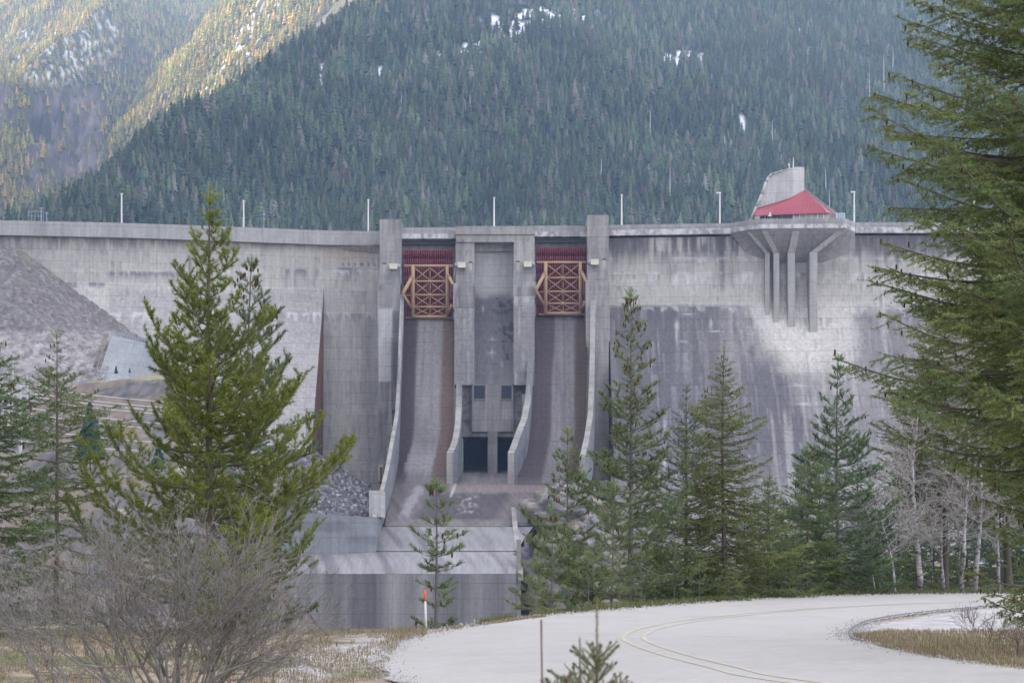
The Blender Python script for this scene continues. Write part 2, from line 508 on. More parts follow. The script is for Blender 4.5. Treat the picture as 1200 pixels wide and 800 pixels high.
# ------------------------------------------------------------------ hills
def near_h(x, y):
    main = 304 + .62 * (y - 2000) - .15 * (x + 451)
    main = main + (fbm(x / 210, y / 330, 41) - .5) * 75 + (fbm(x / 60, y / 80, 43) - .5) * 22
    d = ((x + 451 - 42) * 600 - (y - 2050) * 218) / 638
    d = d + (fbm(y / 120, x * 0 + 3, 47) - .5) * 40
    drop = np.maximum(0, -d)
    return main - 1.15 * drop


def far_h(x, y):
    b = 640 + .55 * (y - 4200)
    xv = -885 + 50 * np.sin(y / 260.0)
    s = x - xv
    r = np.where(s > 0, 1.15 * np.minimum(s, 900), 0)
    l = -s
    l = np.where(l > 0, np.minimum(l, 150) * 1.25 - np.maximum(l - 150, 0) * 0.55, 0)
    h = b + r + l - 60
    return h + (fbm(x / 170, y / 400, 51) - .5) * 130 + (fbm(x / 50, y / 90, 53) - .5) * 45


def snow_near(x, y, z):
    px = 600 + x * F / y; py = HY - (z - CZ) * F / y
    n = fbm(x / 3.5, y / 9, 61, 3)

    def blob(cx, cy, rx, ry, rot=0.0):
        u = (px - cx); v = (py - cy) - rot * u
        return np.exp(-((u / rx) ** 2 + (v / ry) ** 2))
    b = (blob(640, 22, 66, 10, -0.03) + blob(566, 48, 24, 9, -.5) + .8 * blob(600, 36, 26, 12, -.6) + blob(800, 70, 26, 9) + .75 * blob(440, 88, 14, 10) + .5 * blob(525, 66, 18, 9) + .6 * blob(935, 38, 12, 6)
         + .6 * blob(375, 88, 6, 16) + .4 * blob(870, 145, 9, 16) + .5 * blob(610, 52, 14, 4) + .35 * blob(950, 65, 20, 14))
    return b, n


def hill_mesh(fn, x0, x1, nx, y0, y1, ny):
    xs = np.linspace(x0, x1, nx); ys_ = np.linspace(y0, y1, ny)
    X, Y = np.meshgrid(xs, ys_); Z = fn(X, Y)
    V = np.stack([X, Y, Z], -1).reshape(-1, 3)
    a = (np.arange(ny - 1)[:, None] * nx + np.arange(nx - 1)[None, :]).ravel()
    g = Geo(); g.add(V, np.stack([a, a + 1, a + nx + 1, a + nx], 1))
    return g


def near_col(V):
    X, Y, Z = V.T
    b, n = snow_near(X, Y, Z)
    base = np.array([0.06, 0.068, 0.048])[None] * (0.7 + 0.6 * fbm(X / 40, Y / 40, 71))[:, None]
    rock = np.array([0.22, 0.18, 0.17])
    k = (sm(0.18, 0.5, b) * sm(.38, .5, n))[:, None]
    base = base * (1 - k) + rock * k
    k = (sm(0.16, 0.4, b) * sm(.50, .55, n))[:, None]
    base = base * (1 - k) + np.array([0.86, 0.87, 0.9]) * k
    return base


g = hill_mesh(near_h, -900, 2100, 580, 1350, 3800, 500)
tag(g.build('hill', M_hill, colfn=near_col), kind='structure')


def far_mask(x, y, z):
    px = 600 + x * F / y; py = HY - (z - CZ) * F / y
    cliff = np.maximum(sm(20, 45, px) * sm(135, 115, px) * sm(95, 115, py) * sm(235, 200, py), sm(30, 0, px) * sm(80, 120, py) * sm(170, 140, py))
    cliff = np.maximum(cliff, sm(150, 190, px + py * .0) * 0)
    n = fbm(x / 16, y / 40, 63, 5)
    strip = np.exp(-((px - (255 + (90 - py) * 0.75)) / 26) ** 2) * sm(160, 60, py)
    snow = np.exp(-(((px - 60) / 70) ** 2 + ((py - 62) / 45) ** 2)) * .8 + .9 * strip + .5 * np.exp(-(((px - 125) / 20) ** 2 + ((py - 30) / 30) ** 2))
    return cliff, snow, n


def far_col(V):
    X, Y, Z = V.T
    c, s, n = far_mask(X, Y, Z)
    base = np.array([0.10, 0.09, 0.05])[None] * (0.6 + 0.8 * fbm(X / 40, Y / 40, 71))[:, None]
    k = (c * sm(.35, .5, n))[:, None]
    base = base * (1 - k) + np.array([0.21, 0.175, 0.155]) * (0.25 + 1.5 * fbm(X / 9, Z / 50, 73))[:, None] * k
    k = (sm(.25, .6, s) * sm(.54, .59, fbm(X / 6, Y / 10, 77)))[:, None]
    base = base * (1 - k) + np.array([0.82, 0.83, 0.87]) * k
    return base


def far_h2(x, y):
    z = far_h(x, y)
    c, s, n = far_mask(x.ravel(), y.ravel(), z.ravel())
    return z + (c * (fbm(x.ravel() / 16, y.ravel() / 60, 79) - .5) * 150).reshape(x.shape)


g = hill_mesh(far_h2, -1500, 300, 300, 3300, 6600, 300)
tag(g.build('mountain', M_hill, colfn=far_col), kind='structure')


# left valley side, unseen, shaped to keep the low sun off dam and road
def side_h(x, y):
    d = -(x + 620 + 0.10 * np.maximum(y, 0))
    h = -30 + np.minimum(np.maximum(d, 0) * 1.35, 1500) + (fbm(x / 300, y / 300, 81) - .5) * 120 * sm(0, 300, d)
    return h


g = hill_mesh(side_h, -4200, -640, 60, -1800, 3300, 70)
tag(g.build('valley_side', M_hill, colfn=lambda V: np.array([0.04, 0.05, 0.03]) * np.ones((len(V), 1))), kind='structure')


# unseen crest added left of the far mountain, shaped to shade its foot
def shade_crest_h(x, y):
    return 1600 + (fbm(x / 240, y / 240, 85) - .5) * 480 - np.abs(x + 2300) * .95


g = hill_mesh(shade_crest_h, -3400, -1480, 50, 3700, 6550, 60)
tag(g.build('mountain', M_hill, colfn=lambda V: np.array([0.06, 0.065, 0.04]) * np.ones((len(V), 1))), kind='structure')


# ------------------------------------------------------------------ the far-off wood (one mass, nobody could count it)
def far_tree_template(seed, tiers, segs):
    r = np.random.default_rng(seed)
    V = []; Fc = []
    for k in range(tiers):
        t0 = k / tiers
        zb = 0.10 + 0.90 * t0 - 0.03; zt = min(1.0, zb + 0.34 * (1 - t0 * .5))
        rad = 0.155 * (1 - t0) ** 0.8 + 0.012
        b = len(V)
        V.append((r.normal(0, .008), r.normal(0, .008), zt))
        ph = r.uniform(0, 6.28)
        for j in range(segs):
            a = ph + 2 * math.pi * j / segs
            q = rad * (r.uniform(0.75, 1.25) if j % 2 == 0 else r.uniform(0.3, 0.6))
            V.append((q * math.cos(a), q * math.sin(a), zb + r.uniform(-.03, .03) + (0.03 if j % 2 else 0)))
        for j in range(segs):
            Fc.append((b, b + 1 + j, b + 1 + (j + 1) % segs))
    return np.array(V), np.array(Fc)


def scatter_forest(name, fn, pts, sizes, cols, tiers, segs, mat):
    """cols: per tree colour"""
    temps = [far_tree_template(100 + i, tiers, segs) for i in range(6)]
    x, y = pts.T; z = fn(x, y)
    g = Geo()
    which = rng.integers(0, 6, len(pts)); ang = rng.uniform(0, 6.28, len(pts))
    slim = rng.uniform(1.0, 1.9, len(pts))
    for w in range(6):
        i = np.where(which == w)[0]
        Vt, Ft = temps[w]
        ca = np.cos(ang[i])[:, None]; sa = np.sin(ang[i])[:, None]
        vx = Vt[None, :, 0] * sizes[i, None] * slim[i, None]; vy = Vt[None, :, 1] * sizes[i, None] * slim[i, None]
        X = x[i, None] + vx * ca - vy * sa; Y = y[i, None] + vx * sa + vy * ca
        Z = z[i, None] - 0.5 + Vt[None, :, 2] * sizes[i, None]
        VV = np.stack([X, Y, Z], -1).reshape(-1, 3)
        FF = (Ft[None] + (np.arange(len(i)) * len(Vt))[:, None, None]).reshape(-1, 3)
        g.add(VV, FF, np.repeat(cols[i], len(Vt), axis=0))
    return g.build(name, mat)


def tree_cols(n, x, y, warm=0.0):
    a = rng.uniform(0, 1, n); pt = fbm(x / 90, y / 90, 91)
    pal = np.array([[0.034, 0.048, 0.030], [0.046, 0.060, 0.030], [0.028, 0.042, 0.033], [0.070, 0.064, 0.048], [0.052, 0.074, 0.036], [0.080, 0.076, 0.066]])
    pr = np.array([.34, .25, .18, .10, .08, .05])
    idx = np.searchsorted(np.cumsum(pr), a * .999 * pr.sum())
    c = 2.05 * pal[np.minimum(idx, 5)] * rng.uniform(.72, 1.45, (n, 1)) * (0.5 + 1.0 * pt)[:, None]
    if warm: c = c * np.array([3.6, 2.4, 0.85])  # far trees tinted brighter and warmer, sunlight painted into their colour
    return c


def cand(x0, x1, y0, y1, sp):
    nx = int((x1 - x0) / sp); ny = int((y1 - y0) / sp)
    X, Y = np.meshgrid(np.linspace(x0, x1, nx), np.linspace(y0, y1, ny))
    p = np.stack([X.ravel(), Y.ravel()], 1)
    return p + rng.uniform(-.55, .55, p.shape) * sp


p = cand(-700, 1100, 1850, 3450, 6.6)
z = near_h(p[:, 0], p[:, 1])
px = 600 + p[:, 0] * F / p[:, 1]; py = HY - (z - CZ) * F / p[:, 1]
b, n = snow_near(p[:, 0], p[:, 1], z)
keep = (px > -60) & (px < 1290) & (py > -90) & (py < 330) & (rng.uniform(0, 1, len(p)) > np.clip(sm(.12, .4, b) * sm(.38, .46, n) * 1.1, 0, .95))
d = ((p[:, 0] + 409) * 600 - (p[:, 1] - 2050) * 218) / 638
keep &= d > -90
p = p[keep]; 
sz = rng.uniform(9, 22, len(p)) * rng.uniform(.8, 1.25, len(p)) * (0.8 + .45 * fbm(p[:, 0] / 70, p[:, 1] / 70, 95))
o = scatter_forest('forest', near_h, p, sz, tree_cols(len(p), p[:, 0], p[:, 1]), 6, 8, M_far)
tag(o, 'dense dark conifer forest covering the shaded hill behind the dam', 'forest', kind='stuff')
print('near trees', len(p))
NEAR_PTS = p

p = cand(-1400, 0, 3900, 6300, 9.5)
z = far_h(p[:, 0], p[:, 1])
px = 600 + p[:, 0] * F / p[:, 1]; py = HY - (z - CZ) * F / p[:, 1]
c, s, n = far_mask(p[:, 0], p[:, 1], z)
keep = (px > -60) & (px < 460) & (py > -40) & (py < 300) & (rng.uniform(0, 1, len(p)) > np.clip(.72 * c + .8 * sm(.3, .8, s) * sm(.5, .56, fbm(p[:, 0] / 8, p[:, 1] / 12, 77)), 0, .95))
p = p[keep]
sz = rng.uniform(12, 26, len(p))
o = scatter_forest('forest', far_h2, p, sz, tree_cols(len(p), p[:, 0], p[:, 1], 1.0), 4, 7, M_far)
tag(o, 'sunlit thinner conifer forest on the far mountain at the upper left', 'forest', kind='stuff')
print('far trees', len(p))

# bleached dead trunks that stand out of the wood
snags = [(1019, 108, 22), (1046, 72, 14), (968, 215, 15), (1112 - 140, 240, 16), (850, 172, 14), (552, 130, 9), (1036, 92, 24), (905, 158, 14), (704, 205, 12), (762, 148, 16), (470, 128, 10), (785, 218, 18)]
for i, (sx, sy, hp) in enumerate(snags):
    # find the slope point seen at this pixel (foot of the snag)
    Yt = np.linspace(1600, 3200, 3000); fy = sy + hp
    zz = near_h((sx - 600) * Yt / F, Yt); py_ = HY - (zz - CZ) * F / Yt
    k = np.argmax(py_ < fy) if np.any(py_ < fy) else 0
    Yk = Yt[k]; base = np.array([(sx - 600) * Yk / F, Yk, zz[k]])
    H = max(28, 2.2 * hp * Yk / F)
    g = Geo()
    lean = rng.uniform(-.06, .06)
    pts = [base + np.array([lean * H * t, 0, H * t]) for t in (0, .3, .6, .85, 1)]
    polytube(g, pts, [.75, .6, .42, .25, .08], 6, C=(0.55, 0.52, 0.5))
    q = rng.uniform(.35, .92, 12); aa = rng.uniform(0, 6.28, 12)
    p0 = np.array([base + np.array([lean * H * t, 0, H * t]) for t in q])
    p1 = p0 + np.stack([np.cos(aa), np.sin(aa), rng.uniform(-.2, .5, 12)], 1) * (rng.uniform(.8, 2.4, 12) * (1.1 - q))[:, None]
    tubes(g, p0, p1, .14, .05, 4, (0.5, 0.47, 0.45))
    where = ['tall bleached dead trunk highest on the right, left of the big fir tips', 'thin dead trunk against the hill at the big fir topmost tips', 'pale dead trunk just right of the red roofed building', 'small pale dead trunk right of the red roof, lower on the hill',
             'grey dead trunk above the lamp pole left of the concrete tower', 'faint dead trunk on the hill right of the middle-left snow patch', 'slender dead trunk beside the tallest bleached one', 'grey dead trunk high above the concrete tower', 'short dead trunk above the right gate pier',
             'grey dead trunk below the right snow patch', 'faint dead trunk below the small left snow patch', 'grey dead trunk low on the hill between the two right lamp poles'][i]
    tag(g.build('dead_snag', M_bark, loc=base), where, 'dead tree', 'bleached dead trunks in the hill forest')

# ------------------------------------------------------------------ air
g = Geo(); boxw(g, -4300, 2200, -2600, 6700, -45, 3000)
m = bpy.data.materials.new('haze_air'); m.use_nodes = True
nt = m.node_tree
for nn in list(nt.nodes): nt.nodes.remove(nn)
ou = nt.nodes.new('ShaderNodeOutputMaterial'); pv = nt.nodes.new('ShaderNodeVolumePrincipled')
pv.inputs['Color'].default_value = (0.42, 0.62, 1.0, 1)
pv.inputs['Density'].default_value = 0.000074
pv.inputs['Anisotropy'].default_value = 0.3
nt.links.new(pv.outputs[0], ou.inputs['Volume'])
tag(g.build('haze', m), 'thin blue mountain haze filling the valley', 'haze', kind='stuff')
# ------------------------------------------------------------------ the dam
LIGHT = np.array([0.50, 0.475, 0.435]); DARK = np.array([0.116, 0.108, 0.120]); WHITE = np.array([0.62, 0.61, 0.60]); RUST = np.array([0.135, 0.085, 0.06])
MID = np.array([0.29, 0.278, 0.275])


def lerp(a, b, k):
    k = np.clip(k, 0, 1)
    return a * (1 - k)[:, None] + b * k[:, None]


def conc_base(V, d0=0.0):
    X, Y, Z = V.T
    lift = np.floor((Z + .3) / 4.57); pan = np.floor((X + 4) / 15.2)
    k = d0 + 0.25 * (hsh(lift, pan, lift * 0 + 2) - .5) + 0.16 * (hsh(lift, lift * 0 + 7) - .5)
    k = k + 0.40 * (fbm(X / 28, Z / 22, 3) - .5)
    st = fbm(X / 1.6, Z / 30, 5, 4)
    k = k + 0.55 * (st - .5)
    return lerp(LIGHT, DARK, k + .04)


def drips(V, c, s, k=1.0):
    """thin sharp runs, dark and limy, that start at the lift joints"""
    X, Y, Z = V.T
    cx = np.floor(X / .75); L = np.floor((Z + .3) / 4.57)
    for j in range(3):
        r1 = hsh(cx, L + j, cx * 0 + s); r2 = hsh(cx, L + j, cx * 0 + s + 50); r3 = vn(X / 9, (L + j) * 1.7, s + 3)
        d = (L + 1 + j) * 4.57 - .3 - Z; ln = 1.5 + 12 * r2 ** 2
        m = (d < ln) * (1 - .6 * d / ln)
        on = (r1 > .90 - .16 * (r3 > .55)) & (d < ln)
        c = lerp(c, DARK * .8, on * (r2 < .6) * m * .38 * k)
        c = lerp(c, WHITE, on * (r2 >= .6) * m * .17 * k)
    return c


def efflo(V, c, px, py, y0, y1, k=1.0, s=0):
    """white lime bleeding from a joint and running down"""
    X, Y, Z = V.T
    top = y0 + 1.5 * (vn(X / 6, X * 0, 9 + s) - .5)
    ln = (y1 - y0) * (0.25 + 1.5 * vn(X / 1.1, X * 0, 11 + s) ** 2)
    m = sm(top - 1.2, top + .4, py) * (1 - sm(top + ln * .4, top + ln, py)) * sm(.35, .6, vn(X / 2.3, Z / 30, 13 + s))
    return lerp(c, WHITE, m * k)


def right_col(V):
    px, py = topx(V); X, Y, Z = V.T
    c = conc_base(V, 0.0)
    n = fbm(X / 14, Z / 14, 23) - .5
    st = fbm(X / 1.9, Z / 26, 25)
    # wet dark band under the crest, broken by pale runs
    band = (1 - sm(288, 316, py + 26 * (st - .5))) * sm(.36, .52, st + .22 * sm(760, 725, px) + .3 * sm(1000, 1010, px) + .14 * np.exp(-((px - 845) / 9) ** 2))
    c = lerp(c, DARK * .9, band * .85 * (1 - .7 * sm(865, 880, px) * sm(1003, 996, px)))
    run = np.exp(-((px - 846 - 3 * n) / 6) ** 2) * (1 - sm(312, 345, py)) + .6 * np.exp(-((px - 812) / 3.5) ** 2) * (1 - sm(300, 318, py)) + .7 * np.exp(-((px - 857) / 2.5) ** 2) * (1 - sm(320, 350, py))
    c = lerp(c, DARK, np.clip(run, 0, 1) * .65)
    # warm clean strip and the big dark field below it
    c = lerp(c, np.array([.50, .475, .44]), .6 * sm(334, 342, py + 6 * n) * (1 - sm(352, 360, py)))
    pb = 866 + np.maximum(py - 362, 0) * .62 + 26 * n
    D = sm(355, 361, py + 5 * n * sm(.4, .6, vn(X / 3, X * 0, 4))) * (1 - sm(pb - 10, pb + 30, px)) * .92
    D = np.maximum(D, .62 * sm(395, 470, py + 60 * n - .12 * np.abs(px - 960)) )
    D = np.maximum(D, .75 * sm(985, 1012, px + 20 * n) * sm(352, 372, py + 8 * n) * (1 - .5 * sm(420, 470, py)))
    D = D * (1 - (.15 + .35 * sm(850, 900, px)) * sm(.55, .72, fbm(X / 2.1, Z / 34, 35)))
    D = D * (1 - .35 * sm(520, 600, py))
    c = lerp(c, DARK * 1.04, D)
    # bright runs fanning out from the foot of the fins
    fan = np.exp(-(((px - 935) / 62) ** 2)) * sm(335, 368, py) * (1 - sm(400, 450, py + 40 * n))
    c = lerp(c, np.array([.66, .62, .56]), fan * .75 * sm(.25, .6, fbm(X / 3, Z / 12, 37) + .15))
    c = efflo(V, c, px, py, 319, 332, .75, 1)
    c = efflo(V, c, px, py, 360, 366, .55, 2)
    c = efflo(V, c, px, py, 302, 309, .5, 5)
    # isolated lime bursts
    for bx, by, rx, ry in ((793, 381, 2.2, 6), (793, 392, 1.4, 9), (833, 379, 1.5, 6), (800, 400, 5, .8), (779, 497, 1.2, 9), (779, 540, 1.6, 14), (838, 388, 7, .8), (806, 368, 6, .7), (936, 451, 8, 1.2), (942, 473, 10, 1), (930, 560, 2, 8)):
        c = lerp(c, WHITE * .9, .8 * np.exp(-((px - bx) / rx) ** 2 - ((py - by) / ry) ** 2))
    c = lerp(c, c * 1.35, .5 * np.exp(-((px - 793) / 3.5) ** 2) * sm(400, 440, py))
    c = drips(V, c, 11)
    return c * (.9 + .2 * fbm(X / .9, Z / .9, 39))[:, None]


def left_col(V):
    px, py = topx(V); X, Y, Z = V.T
    c = conc_base(V, 0.02)
    n = fbm(X / 14, Z / 14, 123) - .5
    st = fbm(X / 1.7, Z / 22, 125)
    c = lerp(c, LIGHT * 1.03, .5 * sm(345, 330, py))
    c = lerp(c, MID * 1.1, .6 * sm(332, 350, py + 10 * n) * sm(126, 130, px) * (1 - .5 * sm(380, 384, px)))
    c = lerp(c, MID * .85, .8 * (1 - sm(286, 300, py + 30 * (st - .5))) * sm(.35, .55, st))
    for x0, x1, y0, y1, s in ((127, 222, 318, 330, 1), (325, 374, 315, 334, 2), (396, 421, 313, 342, 3), (76, 90, 330, 340, 4), (104, 126, 331, 340, 4), (372, 444, 368, 384, 6), (312, 366, 366, 380, 7)):
        m = sm(x0 - 1, x0 + 1, px) * sm(x1 + 1, x1 - 1, px) * sm(y0 - .5, y0 + .8, py) * (1 - sm(y0 + 3, y1, py + (y1 - y0) * 1.2 * (st - .5)))
        c = lerp(c, np.array([.17, .175, .20]), m * sm(.3, .55, st) * (.8 if s < 5 else .55))
    c = efflo(V, c, px, py, 316, 324, .7, 21); c = efflo(V, c, px, py, 366, 376, .6, 22); c = efflo(V, c, px, py, 337, 342, .4, 23)
    # warm patch below the deck of the right part
    c = lerp(c, np.array([.47, .40, .33]), .7 * sm(374, 384, px) * (1 - sm(302, 322, py + 10 * n)) * sm(444, 410, px))
    # row of drain holes
    m = sm(395, 397, px) * (np.abs(py - 310) < 1.4) * (np.abs(np.mod(px, 7.5) - 3.7) < 1.1)
    c = lerp(c, DARK, m * .8)
    c = lerp(c, DARK, .8 * np.exp(-((px - 222.5) / 1.6) ** 2) * sm(296, 300, py) * (1 - sm(325, 330, py)))
    c = lerp(c, MID * .8, .5 * np.exp(-((px - 432) / 10) ** 2) * sm(370, 380, py))
    c = lerp(c, LIGHT * 1.05, .5 * np.exp(-((px - 404) / 14) ** 2) * sm(400, 500, py))
    c = drips(V, c, 17, .7)
    c = lerp(c, WHITE, .5 * np.exp(-((px - 169 + (py - 370) * .25) / 2) ** 2) * np.exp(-((py - 372) / 10) ** 2))
    return c * (.9 + .2 * fbm(X / .9, Z / .9, 39))[:, None]


def wedge_col(V):
    X, Y, Z = V.T
    n = fbm(Y / 3, Z / 20, 44)
    return np.array([.25, .145, .10]) * (.6 + .8 * n)[:, None]


def pier_col(V):
    px, py = topx(V); X, Y, Z = V.T
    c = conc_base(V, 0.42)
    st = fbm(X / 1.1, Z / 30, 225)
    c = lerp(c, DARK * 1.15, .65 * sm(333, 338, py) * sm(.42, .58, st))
    c = lerp(c, LIGHT, .35 * sm(.56, .68, st) * sm(334, 345, py)); c = lerp(c, MID * .58, .75 * sm(345, 372, py) * sm(520, 530, px) * sm(640, 630, px))  # sloped fronts of the middle piers painted darker to offset extra skylight
    c = drips(V, c, 23)
    # pale fresh panel on the left pier
    m = sm(442.5, 443.5, px) * sm(459.5, 458.5, px) * sm(361, 362.5, py) * sm(448, 446, py)
    c = lerp(c, WHITE * .93, m * .8)
    c = lerp(c, DARK, .6 * sm(459, 460.5, px) * sm(468, 466, px) * sm(362, 366, py) * sm(460, 440, py))
    m = sm(640, 690, px) * sm(333, 345, py)
    c = lerp(c, LIGHT * .95, .35 * m)
    return c * (.9 + .2 * fbm(X / .9, Z / .9, 39))[:, None]


def centre_col(V):
    px, py = topx(V); X, Y, Z = V.T
    c = conc_base(V, 0.30)
    n = fbm(X / 5, Z / 7, 323) - .5
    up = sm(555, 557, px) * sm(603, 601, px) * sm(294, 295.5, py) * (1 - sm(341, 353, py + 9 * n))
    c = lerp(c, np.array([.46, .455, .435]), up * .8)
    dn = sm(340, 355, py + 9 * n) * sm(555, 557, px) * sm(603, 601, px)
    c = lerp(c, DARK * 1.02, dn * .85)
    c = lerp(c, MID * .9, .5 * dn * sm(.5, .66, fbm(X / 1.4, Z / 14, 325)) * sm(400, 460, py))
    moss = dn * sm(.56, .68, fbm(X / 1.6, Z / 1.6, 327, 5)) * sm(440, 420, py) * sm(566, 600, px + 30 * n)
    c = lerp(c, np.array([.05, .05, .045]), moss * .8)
    for bx, by, rx, ry in ((576, 413, 5, .8), (576, 413, .9, 6), (577, 398, 4, .7), (589, 427, 1, 4), (566, 362, 1, 3), (576, 396, .8, 3)):
        c = lerp(c, WHITE * .8, .8 * np.exp(-((px - bx) / rx) ** 2 - ((py - by) / ry) ** 2))
    return c * (.9 + .2 * fbm(X / .9, Z / .9, 39))[:, None]


def wall_col(V):
    """side walls of the chutes: clean blue-grey concrete"""
    X, Y, Z = V.T
    c = np.array([.245, .255, .27]) * (.72 + .56 * fbm(Y / 2.5, Z / 14, 425))[:, None]
    return lerp(c, DARK, .4 * sm(.55, .7, fbm(Y / 4, Z / 4, 427)))


def walltop_col(V):
    X, Y, Z = V.T
    return LIGHT * (.42 + .42 * fbm(Y / 3, Z / 9, 435))[:, None]


def crest_col(V):
    px, py = topx(V); X, Y, Z = V.T
    c = np.array([.40, .392, .375]) * (.82 + .36 * fbm(X / 4, Z / 6, 525))[:, None]
    c = lerp(c, MID * .95, sm(500, 560, px) * sm(.35, .6, fbm(X / 2, Z / 3, 527)) * .5)
    return c


def fascia_col(V):
    px, py = topx(V); X, Y, Z = V.T
    c = np.array([.36, .355, .345]) * (.8 + .4 * fbm(X / 3, Z / 3, 535))[:, None]
    m = sm(.40, .58, fbm(X / 1.2, Z / 2.0, 537, 5)) * sm(440, 475, px)
    return lerp(c, WHITE * 1.15, m * .85)


DAM = thing('dam', P(580, 640, 850) * np.array([1, 1, 0]), 'large grey concrete dam with two red spillway gates spanning the valley', 'dam')
ZC = 129.2       # top of the parapet
cl_px = np.array([-260, -130, 0, 70, 142, 215, 285, 340, 380, 446.0])
cl_Y = np.array([820, 828, 837, 840, 843.5, 849, 855, 860, 864, 866.0])
cr_px = np.array([713, 780, 850, 950, 1045, 1200, 1400.0])
cr_Y = np.array([848.5, 846, 843.5, 841.5, 841, 842, 846.0])


def body(name, pxs_, Ys_, prof, colfn, cap_left=False):
    """prof: list of (z, forward offset); face net rows from the top down"""
    net = np.array([[((p - 600) * Yc / F, Yc - off, z) for p, Yc in zip(pxs_, Ys_)] for z, off in prof])
    g = Geo(); patch(g, net[::1, ::1], 0.62)
    back = net.copy(); back[:, :, 1] = (np.array(Ys_) + 14)[None, :]
    patch(g, np.stack([back[0], net[0]]), 6)
    patch(g, back[:, ::-1], 12)
    patch(g, np.stack([net[:, 0], back[:, 0]], 1)[:, ::-1], 2.0)
    patch(g, np.stack([net[:, -1], back[:, -1]], 1), 2.0)
    return g.build(name, M_conc, DAM, colfn)


ztop_face = 124.2
profL = [(ztop_face, 0), (106, 0), (101, 2.0), (40, 51), (-10, 90)]
iL = cl_px <= 380
Xsplit = (379 - 600) * 863.9 / F
pl = list(cl_px[cl_px < 370]) + [Xsplit * F / 863.9 + 600]; Yl = list(np.interp(pl, cl_px, cl_Y))
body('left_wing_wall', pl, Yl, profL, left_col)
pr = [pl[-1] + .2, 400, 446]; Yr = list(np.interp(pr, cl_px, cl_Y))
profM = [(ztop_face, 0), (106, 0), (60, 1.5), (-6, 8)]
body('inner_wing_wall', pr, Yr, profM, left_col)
# rust-stained flank where the left wing steps forward
zz = np.linspace(103, 5, 30)
offL = np.interp(-zz, [-a for a, _ in profL], [b for _, b in profL]); offM = np.interp(-zz, [-a for a, _ in profM], [b for _, b in profM])
g = Geo(); Xs = Xsplit + .12
patch(g, [[(Xs, 863.9 - b + .02, z), (Xs, 863.9 - a_, z)] for z, a_, b in zip(zz, offM - .6, offL)], .8)
g.build('stained_flank', M_conc, DAM, wedge_col)
profR = [(ztop_face, 0), (108, 0), (104, .8), (98, 1.6), (90, 5.2), (20, 55), (-10, 76)]
body('right_wing_wall', list(cr_px), list(cr_Y), profR, right_col)


def crest_run(px_, Y_, zb, zm, name='parapet', over=1.6, ext=0.0):
    px_ = np.array(px_, float); Y_ = np.array(Y_, float)
    X_ = (px_ - 600) * Y_ / F
    for nm, z0, z1, ov, fn in (('deck_fascia', zb, zm, over, fascia_col if px_[0] > 440 else crest_col), (name, zm, ZC, over - .35, crest_col)):
        g = Geo()
        f = [[(x, y - ov, z1) for x, y in zip(X_, Y_)], [(x, y - ov, z0) for x, y in zip(X_, Y_)]]
        patch(g, f, .9)
        b0 = 12 if nm == 'deck_fascia' else -(ov - .5)
        top = [[(x, y + b0, z1) for x, y in zip(X_, Y_)], [(x, y - ov, z1) for x, y in zip(X_, Y_)]]
        patch(g, top, 4)
        bot = [[(x, y - ov, z0) for x, y in zip(X_, Y_)], [(x, y + b0, z0) for x, y in zip(X_, Y_)]]
        patch(g, bot, 4)
        bk = [[(x, y + b0, z0) for x, y in zip(X_, Y_)], [(x, y + b0, z1) for x, y in zip(X_, Y_)]]
        patch(g, bk, 4)
        for e in (0, -1):
            x, y = X_[e], Y_[e]
            patch(g, [[(x, y - ov, z1), (x, y + b0, z1)], [(x, y - ov, z0), (x, y + b0, z0)]], 4)
        g.build(nm, M_conc, DAM, fn)


crest_run(cl_px, cl_Y, 123.4, 126.6, over=2.6)
crest_run([713, 780, 850, 857.5], [848.5, 846, 843.5, 843.3], 125.0, 127.2)
crest_run([1002, 1045, 1200, 1400], [841.2, 841, 842, 846], 125.0, 127.2)
# right end of the left crest: bracket under the deck
g = Geo(); patch(g, [[P(396, 289, 861.5), P(444, 286.5, 862.5)], [P(408, 294, 864.5), P(444, 296, 865.2)]], .9)
g.build('deck_haunch', M_conc, DAM, left_col)

# ---- gate piers (front faces at their own depth) with the bridge deck between them
def pier(rects, label=None, slopes=()):
    g = Geo()
    for px0, px1, py0, py1, Y0, Y1, Yb in slopes:
        a, b, c, d = P(px0, py0, Y0), P(px1, py0, Y0), P(px0 , py1, Y1), P(px1, py1, Y1)
        bk = lambda v: np.array([v[0], Yb, v[2]])
        patch(g, [[a, b], [c, d]], .8); patch(g, [[b, bk(b)], [d, bk(d)]], .8); patch(g, [[bk(a), a], [bk(c), c]], .8); patch(g, [[c, d], [bk(c), bk(d)]], 3); patch(g, [[bk(a), bk(b)], [a, b]], 1)
    for px0, px1, py0, py1, Yf, Yb in rects:
        boxp(g, px0, px1, py0, py1, Yf, Yb, .9)
    return tag(g.build('pier', M_conc, DAM, pier_col), label)


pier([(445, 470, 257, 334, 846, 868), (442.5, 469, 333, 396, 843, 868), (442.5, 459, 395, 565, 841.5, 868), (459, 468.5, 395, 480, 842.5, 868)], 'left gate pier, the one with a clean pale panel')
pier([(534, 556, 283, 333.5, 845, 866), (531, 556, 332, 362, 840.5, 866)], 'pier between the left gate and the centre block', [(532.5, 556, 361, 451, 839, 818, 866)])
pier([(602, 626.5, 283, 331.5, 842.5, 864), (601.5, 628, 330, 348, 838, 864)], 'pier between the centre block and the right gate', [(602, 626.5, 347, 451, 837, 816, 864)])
pier([(688.5, 713.5, 252, 330.5, 838, 862), (686.5, 714.5, 329, 400, 834.5, 862), (687, 713.5, 399, 560, 832.5, 862)], 'right gate pier, tallest of the four')
